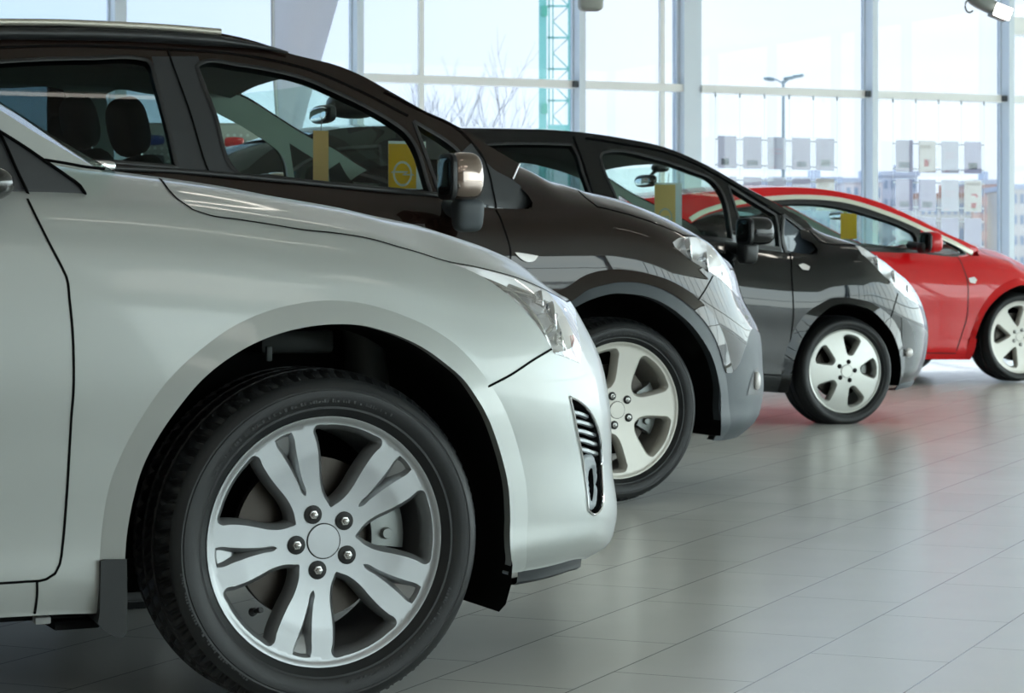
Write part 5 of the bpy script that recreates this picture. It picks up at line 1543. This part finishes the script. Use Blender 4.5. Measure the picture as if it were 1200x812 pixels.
FILL_ON = mat('fill_panel_lit', (255, 250, 242), .5, emit=(255, 249, 240), estr=2.0)  # unseen panels, added to brighten the car sides facing the camera
for i, (u, n) in enumerate([(-5, -2.0), (-1.5, -2.0), (2, -2.0), (5.5, -2.0), (-3, -5.5), (1, -5.5), (5, -5.5)]):
    p = FU * u + NV * n
    t = thing('fill_panel', 'added square fill light under the ceiling behind the camera', 'lamp', (p[0], p[1], ZTOP - .05), TH, 'added fill lights')
    bm = bmesh.new(); add_box(bm, (0, 0, .02), (1.5, 1.5, .06), .01); bm_obj('fill_frame', bm, LAMP_BODY, t)
    bm = bmesh.new(); add_box(bm, (0, 0, -.012), (1.4, 1.4, .008)); bm_obj('fill_diffuser', bm, FILL_ON, t)

# floodlight, lit, at the right
def floodlight(px, py, Z, label, yaw, lit, size=1.0):
    p = world_at(px, py, Z)
    t = thing('floodlight', label, 'lamp', p, yaw)
    s = size
    bm = bmesh.new(); rounded(bm, (0, 0, .06 * s), (.40 * s, .20 * s, .15 * s), 3.0, rot=Matrix.Rotation(math.radians(24), 3, 'Y')); bm_obj('lamp_housing', bm, mat('lamp_housing_grey', (150, 154, 150), .45, .2), t)
    bm = bmesh.new(); add_box(bm, (.16 * s, -.02 * s, -.03 * s), (.20 * s, .17 * s, .15 * s), .015 * s, rot=Matrix.Rotation(math.radians(20), 3, 'Y')); hd = bm_obj('lamp_head', bm, mat('lamp_housing_grey'), t)
    if lit:
        bm = bmesh.new(); R_ = Matrix.Rotation(math.radians(20), 3, 'Y'); add_box(bm, Vector((.165 * s, -.112 * s, -.035 * s)), (.185 * s, .012 * s, .135 * s), .01 * s, rot=R_)
        bm_obj('lamp_glass', bm, mat('floodlight_lit', (255, 255, 252), .4, emit=(255, 253, 245), estr=6), hd)
    bm = bmesh.new(); add_tube(bm, [(.06 * s, .03, .12 * s), (.06 * s, .03, ZTOP - p[2])], .012)
    bm_obj('hanger_rod', bm, mat('lamp_housing_grey'), t)
    bm = bmesh.new(); add_tube(bm, [(-.17 * s + .05 * math.cos(a) * s, 0, .02 + .07 * s * math.sin(a)) for a in np.linspace(.5, 5.5, 14)], .006); bm_obj('lamp_cable', bm, mat('lamp_housing_grey'), t)
    return t
floodlight(1154, 11, 15.5, 'lit white floodlight hanging by the right window post', math.radians(8), True, .60)
t = thing('floodlight', 'grey floodlight seen from behind, hung above the black car', 'lamp', world_at(692, 1, 15.0), math.radians(10))
bm = bmesh.new(); rounded(bm, (0, 0, 0), (.155, .12, .13), 4.5); bm_obj('lamp_housing', bm, mat('lamp_back', (176, 178, 170), .5), t)
bm = bmesh.new(); add_tube(bm, [(0, 0, .04), (0, 0, ZTOP - 2.52)], .012); bm_obj('hanger_rod', bm, mat('lamp_housing_grey'), t)

# ------------------------------------------------------------------ paper posters in clear holders hung on wires in the windows
PAPERS = [thin_sheet('paper_grey', (172, 164, 170), .4), thin_sheet('paper_warm', (196, 184, 168), .4), thin_sheet('paper_pale', (186, 180, 181), .4), thin_sheet('paper_lilac', (168, 159, 172), .4)]
INK = thin_sheet('print_grey', (120, 124, 128)); INKD = thin_sheet('print_dark', (62, 64, 72)); INKR = thin_sheet('print_red', (196, 60, 66)); INKP = thin_sheet('print_pink', (205, 165, 168)); INKG = thin_sheet('print_green', (140, 150, 120))
ACRYL = glass('poster_holder_acrylic', (236, 240, 244), .8)
CLIP = mat('wire_clip', (176, 184, 188), .4, .3)
NP = NF - .13
def poster(px, pyt, wpx, hpx, paper, marks, label, clips=True):
    a = on_facade(px, pyt, NP); b = on_facade(px + wpx, pyt, NP); c = on_facade(px, pyt + hpx, NP)
    u0_, u1_ = a @ FU, b @ FU; z1, z0 = a[2], c[2]
    o = FU * (u0_ + u1_) / 2 + NV * NP; wd, h = u1_ - u0_, z1 - z0
    t = thing('poster_holder', label, 'poster', (o[0], o[1], (z0 + z1) / 2), TH, 'posters hung in the windows')
    bm = bmesh.new(); add_box(bm, (0, -.004, 0), (wd + .012, .003, h + .012)); bm_obj('clear_holder', bm, ACRYL, t, smooth=False)
    bm = bmesh.new(); sheet(bm, 0, 0, 0, wd, h); pp = bm_obj('paper_sheet', bm, PAPERS[paper], t, smooth=False)
    for (x, y, sx, sy, m) in marks:
        bm = bmesh.new()
        sheet(bm, (x - .5) * wd, -.0012, (.5 - y) * h, sx * wd, sy * h)
        bm_obj('printed_picture' if sy > .05 else 'printed_line', bm, m, pp, smooth=False)
    for s1 in (-1, 1):
        for s2 in (-1, 1):
            bm = bmesh.new(); add_box(bm, (s1 * (wd / 2 + .016), 0, s2 * h * .40), (.030, .012, .014), .003); bm_obj('wire_clip', bm, CLIP, t)
car_pic = [(.38, .80, .42, .20, INKD), (.45, .74, .3, .08, INK)]
pic = [(.5, .82, .58, .17, INK)]
text = [(.5, .38, .66, .03, INKP), (.5, .50, .58, .03, INKP), (.3, .95, .3, .03, INKP)]
flow = [(.45, .70, .25, .22, INKR), (.62, .62, .3, .05, INKP), (.4, .2, .6, .10, thin_sheet('print_sand', (190, 176, 160)))]
rose = [(.55, .80, .30, .16, INKR), (.58, .46, .34, .06, INKR), (.72, .52, .12, .07, INKR), (.5, .12, .7, .08, thin_sheet('print_sand', (190, 176, 160))), (.55, .92, .2, .05, INKG)]
xs1 = [841.5, 871, 899.5, 928, 956.2]
spec1 = [(0, car_pic, 'grey poster with a dark car picture, first in the upper row of five'), (0, pic, 'grey poster with a wide grey picture, second in the upper row of five'), (2, text, 'grey poster with two pink text lines, middle of the upper row of five'), (0, [(.52, .82, .5, .16, INK)], 'grey poster with a small grey picture, fourth in the upper row of five'), (0, [(.52, .76, .5, .2, thin_sheet('print_greygreen', (140, 148, 144)))], 'grey poster with a grey-green picture, last of the upper row of five')]
for x, (pa, mk, lb), i in zip(xs1, spec1, range(5)): poster(x, 159.2 + i * .75, 21.5, 37.5, pa, mk, lb)
spec1b = [(0, pic, 'grey poster under the dark car picture poster, partly behind the black roof'), (0, pic, 'grey poster second in the lower row, above the black and red roofs'), (2, text, 'pale poster third in the lower row, above the red roof'), (0, pic, 'lilac poster fourth in the lower row, above the red roof'), (1, flow, 'cream poster last in the lower row of five, above the red roof')]
for x, (pa, mk, lb), i in zip(xs1, spec1b, range(5)): poster(x, 206.8 + i * .6, 21.5, 37.5, pa, mk, lb)
xs2 = [1049.7, 1076.6, 1103.2, 1130]
spec2 = [(0, [(.5, .78, .62, .18, INK)], 'grey poster with a grey picture, first of the top row right of the post'), (1, flow, 'cream poster with a red and pink flower, top row'), (2, text, 'pale poster with pink text lines, third in the top row of four'), (3, [(.5, .77, .52, .2, INKD)], 'lilac poster with a dark picture, last of the top row of four')]
for x, (pa, mk, lb), i in zip(xs2, spec2, range(4)): poster(x, 164.2 + i * .6, 20, 37, pa, mk, lb)
spec2b = [(3, [(.5, .8, .55, .16, INK)], 'pale poster first in the middle row of four right of the post'), (3, [(.5, .8, .58, .18, INK)], 'pale poster with a grey picture, second in the middle row of four'), (2, text, 'pale poster third in the middle row of four'), (1, rose, 'cream poster with red flowers, last in the middle row of four')]
for x, (pa, mk, lb), i in zip(xs2, spec2b, range(4)): poster(x, 209.8 + i * .5, 20, 36.5, pa, mk, lb)
spec2c = [(3, pic, 'pale poster low in the window, seen through the red car side window'), (3, pic, 'lilac poster second in the bottom row of four, above the red bonnet pillar'), (3, pic, 'lilac poster third in the bottom row of four, above the red mirror'), (3, [(.5, .88, .5, .12, INKP)], 'lilac poster last in the bottom row of four')]
for x, (pa, mk, lb), i in zip(xs2, spec2c, range(4)): poster(x, 254.6 + i * .5, 20, 36.5, pa, mk, lb)
for grp, xs in ((('wires of the left poster rack', 'thin steel wire of the five-column poster rack, left of the window post'), [838.5, 867, 896, 925, 953.3, 981]), (('wires of the right poster rack', 'thin steel wire of the four-column poster rack, right of the window post'), [1046.5, 1073.3, 1100, 1126.6, 1153.2])):
    for i, x in enumerate(xs):
        a = on_facade(x, 112, NP); bm = bmesh.new(); zt0 = zt - .035
        add_tube(bm, [(a[0], a[1], zt0), (a[0], a[1], .3)], .0013, 6)
        rounded(bm, (a[0], a[1], zt0 - .02), (.02, .02, .05))
        o = bm_obj('hanging_wire', bm, CLIP); tag(o, grp[1], 'wire', grp[0])

# ------------------------------------------------------------------ white feather flag and peg board behind the brown car
FLAGM = thin_sheet('flag_cloth', (212, 214, 224), .5)
Zb = 16.5
def pt(px, py, Z): return world_at(px, py, Z)
t = thing('feather_flag', 'tall pale feather flag standing behind the brown car roof', 'flag', (pt(350, 308, Zb)[0], Zb, 0), 0)
bm = bmesh.new(); L = []
o = np.array([pt(350, 308, Zb)[0], Zb, 0])
prof = [(-260, 318, 420), (-160, 321, 440), (-60, 322, 418), (0, 321.5, 397.5), (50, 320, 383), (80, 322, 374), (120, 324, 362), (170, 328, 349), (215, 331, 340)]
for (y, xa, xb) in prof:
    row = []
    for k in range(9):
        q = k / 8; p = pt(xa + (xb - xa) * q, y, Zb) - o
        row.append(bm.verts.new((p[0], .05 * math.sin(q * 5 + y * .01), p[2])))
    L.append(row)
for a, b in zip(L[:-1], L[1:]):
    for k in range(8): bm.faces.new((a[k], a[k + 1], b[k + 1], b[k]))
bm_obj('flag_cloth', bm, FLAGM, t)
bm = bmesh.new(); add_tube(bm, [tuple(pt(331, 215, Zb) - o * 1 - np.array([0, 0, 1.0])), tuple(pt(329, 200, Zb) - o), tuple(pt(320, 60, Zb) - o), tuple(pt(318, -260, Zb) - o)], .014); bm_obj('flag_pole', bm, mat('flag_pole_grey', (190, 192, 196), .4, .5), t)
bm = bmesh.new(); q_ = pt(331, 215, Zb) - o; add_box(bm, (q_[0], 0, .03), (.5, .5, .06), .02); bm_obj('flag_base', bm, DARK, t)

Zd = 15.2
bo = pt(268, 308, Zd)
t = thing('sample_board', 'grey perforated display board carrying red and blue paint samples', 'display board', (bo[0], Zd, 0), math.radians(4))
BOARD = mat('board_grey', (176, 176, 172), .7); HOLE = mat('board_peg_white', (232, 233, 232), .6)
zt_b = pt(268, 144, Zd)[2]; zb_b = pt(268, 260, Zd)[2]; wl, wr = (150 - 268) / FPX * Zd, (307 - 268) / FPX * Zd
bm = bmesh.new(); add_box(bm, ((wl + wr) / 2, .02, (zt_b + zb_b) / 2), (wr - wl, .03, zt_b - zb_b), .004); bd = bm_obj('board_panel', bm, BOARD, t)
bm = bmesh.new(); add_box(bm, ((wl + wr) / 2, .015, zt_b - .06), (wr - wl, .035, .09), .004); bm_obj('header_strip', bm, mat('board_header', (196, 195, 190), .7), t)
for x in (wl + .08, wr - .08):
    bm = bmesh.new(); add_tube(bm, [(x, .05, 0), (x, .05, zb_b + .1)], .02); add_box(bm, (x, .05, .015), (.06, .5, .03), .01); bm_obj('leg', bm, mat('flag_pole_grey'), t)
k = Zd / FPX
for r_ in range(8):
    for c in range(-14, 4):
        x, z = (267 + c * 7.7 - 268) * k, EYE + (308 - (158.5 + r_ * 7.7)) * k
        if wl + .03 < x < wr - .03:
            bm = bmesh.new(); add_lathe_y(bm, [(0, -.004), (.0095, -.003), (.0105, .004)], 10, x, z); bm_obj('peg', bm, HOLE, bd)
def sample(px, py, m, label):
    p = pt(px, py, Zd - .10)
    t = thing('paint_sample', label, 'paint sample', p, math.radians(4), 'paint samples on the board')
    bm = bmesh.new(); L = []
    for (x, h, d) in ((-.062, .018, .012), (-.054, .030, .026), (-.03, .033, .034), (0, .034, .036), (.03, .031, .034), (.054, .028, .026), (.062, .016, .012)):
        L.append([bm.verts.new((x, -d * math.cos(a) * .9 + .01, h * math.sin(a))) for a in np.linspace(-math.pi / 2, math.pi / 2, 9)])
    for a, b in zip(L[:-1], L[1:]):
        for j in range(8): bm.faces.new((a[j], b[j], b[j + 1], a[j + 1]))
    bm.faces.new(L[0]); bm.faces.new(L[-1][::-1])
    bm_obj('painted_shell', bm, m, t)
    bm = bmesh.new(); add_box(bm, (0, .03, 0), (.02, .05, .02)); bm_obj('sample_hook', bm, BOARD, t)
RED_S = mat('sample_red', (214, 24, 34), .25, coat=.6); BLUE_S = mat('sample_blue', (38, 60, 140), .25, coat=.6); BLACK_S = mat('sample_black', (38, 46, 56), .25, coat=.6)
sample(274.5, 166.5, RED_S, 'glossy red paint sample, upper of two on the board'); sample(279, 189.5, RED_S, 'glossy red paint sample, lower of two on the board')
sample(181, 164, BLUE_S, 'glossy blue paint sample seen through the rear side window'); sample(181, 187, BLACK_S, 'dark blue-grey paint sample low on the board, through the rear side window')

# ------------------------------------------------------------------ outdoors
bm = bmesh.new()
p = [FU * -120 + NV * (NF + .05), FU * 300 + NV * (NF + .05), FU * 300 + NV * 600, FU * -120 + NV * 600]
bm.faces.new([bm.verts.new((q[0], q[1], -.08)) for q in p]); structure(bm_obj('ground', bm, mat('outside_paving', (176, 176, 176), .8, var=.05, vscale=.3), smooth=False))
bm = bmesh.new()
p = [FU * (U1 + .1) + NV * -80, FU * 300 + NV * -80, FU * 300 + NV * (NF + .05), FU * (U1 + .1) + NV * (NF + .05)]
bm.faces.new([bm.verts.new((q[0], q[1], -.08)) for q in p])
p = [FU * -60 + NV * -120, FU * (U1 + .1) + NV * -120, FU * (U1 + .1) + NV * (N0 - .1), FU * -60 + NV * (N0 - .1)]
bm.faces.new([bm.verts.new((q[0], q[1], -.08)) for q in p]); structure(bm_obj('pavement', bm, mat('outside_paving'), smooth=False))
BW = [mat('facade_pale', (214, 206, 204), .8), mat('facade_cream', (222, 214, 200), .8), mat('facade_rose', (206, 178, 168), .8), mat('facade_grey', (192, 198, 206), .8)]  # distance haze is put into these pale building colours
BG = mat('far_window_glass', (150, 164, 178), .3); BR = mat('far_roof', (190, 150, 130), .8)
def building(px0, px1, ytop, Z, m, label, floors=4, cols=6, roofm=None):
    a = world_at(px0, ytop, Z); b = world_at(px1, ytop, Z)
    c = (a[0] + b[0]) / 2; wd = b[0] - a[0]; h = a[2] + .08
    t = thing('building', label, 'building', (c, Z + 6, -.08), 0, 'far buildings')
    bm = bmesh.new(); add_box(bm, (0, 0, h / 2), (wd, 12, h)); wl_ = bm_obj('wall', bm, m, t, smooth=False)
    bm = bmesh.new(); add_box(bm, (0, 0, h + .25), (wd + .5, 12.5, .5)); add_box(bm, (wd * .2, 0, h + .9), (wd * .15, 3, 1.2)); bm_obj('roof', bm, roofm or BW[3], t, smooth=False)
    for f in range(floors):
        for k_ in range(cols):
            x = (k_ + .5) / cols * wd - wd / 2; z = h * (f + .55) / floors
            bm = bmesh.new(); add_box(bm, (x, -6.0, z), (wd / cols * .5, .12, h / floors * .45)); bm_obj('window', bm, BG, wl_, smooth=False)
building(990, 1034, 214, 260, BW[0], 'pale distant building left of the window post', 4, 5)
building(1034, 1075, 206, 270, BW[3], 'blue-grey distant block behind the poster rack', 5, 5)
building(1078, 1138, 232, 240, BW[1], 'cream distant block low behind the posters', 3, 8, BR)
building(1140, 1176, 216, 250, BW[2], 'rose distant block beside the right window post', 5, 5)
building(1186, 1240, 222, 230, BW[1], 'cream distant block at the right edge', 4, 7)
building(905, 985, 212, 300, BW[3], 'grey distant terrace behind the lower posters', 3, 9)

# street lamp beyond the glass
Zl = 70.0
b0 = world_at(918, 308, Zl)
t = thing('street_lamp', 'tall street lamp with three heads beyond the glass', 'street lamp', (b0[0], Zl, -.08))
PM = mat('street_lamp_grey', (120, 138, 142), .5, .4)
zt_l = world_at(918, 91, Zl)[2]
bm = bmesh.new(); add_tube(bm, [(0, 0, 0), (0, 0, zt_l)], [.07, .04], 10); pl_ = bm_obj('pole', bm, PM, t)
for (xa, dz) in ((-.38, .05), (.18, .08), (.42, .14)):
    bm = bmesh.new(); add_tube(bm, [(0, 0, zt_l - .1), (xa * .5, .1, zt_l + dz * .6), (xa, .1, zt_l + dz)], .025, 6); rounded(bm, (xa * 1.05, .1, zt_l + dz), (.36, .22, .12), rot=Matrix.Rotation(.12 if xa < 0 else -.12, 3, 'Y')); bm_obj('lamp_head', bm, PM, t)

# teal lattice mast
Zm = 42.0
b0 = world_at(650, 308, Zm)
t = thing('lattice_mast', 'teal steel lattice mast standing outside behind the black car', 'mast', (b0[0], Zm, -.08))
TEAL = mat('teal_steel', (128, 196, 184), .5); TEALD = mat('teal_steel_deep', (90, 176, 150), .5)
kx = Zm / FPX; top = world_at(650, -120, Zm)[2]; bz = world_at(650, 146, Zm)[2]
bm = bmesh.new(); add_box(bm, ((636 - 650) * kx, 0, top / 2), (9 * kx, .12, top)); bm_obj('main_post', bm, TEAL, t)
for xx, wd in ((643.5, 2), (648, 1.6), (667, 2.5)):
    bm = bmesh.new(); add_box(bm, ((xx - 650) * kx, .12, top / 2), (wd * kx, .03, top)); bm_obj('side_rail', bm, TEAL, t)
bm = bmesh.new(); add_box(bm, ((655 - 650) * kx, .06, bz), (26 * kx, .2, 10 * kx)); bm_obj('foot_plate', bm, TEAL, t)
for i, y in enumerate(range(-110, 150, 37)):
    z = world_at(650, y, Zm)[2]
    bm = bmesh.new(); add_box(bm, ((654 - 650) * kx, .12, z), (25 * kx, .03, 2.2 * kx)); bm_obj('cross_bar', bm, TEAL, t)
    z2 = world_at(650, y + 18, Zm)[2]; z3 = world_at(650, y + 37, Zm)[2]
    bm = bmesh.new(); add_tube(bm, [((667 - 650) * kx, .12, z), ((648 - 650) * kx, .12, z2), ((667 - 650) * kx, .12, z3)], 1.0 * kx, 6); bm_obj('brace', bm, TEAL, t)
for y in (8, 122):
    z = world_at(636, y, Zm)[2]; bm = bmesh.new(); add_box(bm, ((638 - 650) * kx, -.08, z), (7 * kx, .05, 12 * kx), .01); bm_obj('bracket', bm, TEALD, t)

# bare tree
Zt = 55.0
b0 = world_at(525, 308, Zt)
t = thing('bare_tree', 'bare leafless tree standing outside behind the brown and black cars', 'tree', (b0[0] + .3, Zt, -.08)); t.scale = (.92, .92, .92)
BARK = mat('bark_grey', (118, 116, 120), .9)
rng = random.Random(11)
def grow(bm, p, d, L, r, lev):
    pts = [Vector(p)]; dd = Vector(d)
    n = 4
    for i in range(n):
        dd = (dd + Vector((rng.uniform(-.14, .14), rng.uniform(-.14, .14), .05))).normalized(); pts.append(pts[-1] + dd * L / n)
    add_tube(bm, pts, [r * (1 - .6 * i / n) for i in range(n + 1)], 5)
    if lev == 0: return
    for i in range(rng.choice((3, 4))):
        q = pts[rng.choice((2, 3, 4))]
        nd = (dd + Vector((rng.uniform(-.75, .75), rng.uniform(-.6, .6), rng.uniform(-.05, .5)))).normalized()
        grow(bm, q, nd, L * rng.uniform(.55, .75), r * .5, lev - 1)
bm = bmesh.new(); add_tube(bm, [(0, 0, 0), (.03, 0, 1.4)], [.11, .09], 10); bm_obj('trunk', bm, BARK, t)
for k_ in range(8):
    a = k_ / 8 * 6.28; bm = bmesh.new(); grow(bm, (.03, 0, 1.2 + .06 * k_), (.55 * math.cos(a), .5 * math.sin(a), .9), 1.9 + .4 * (k_ % 2), .038, 3); bm_obj('branch', bm, BARK, t)
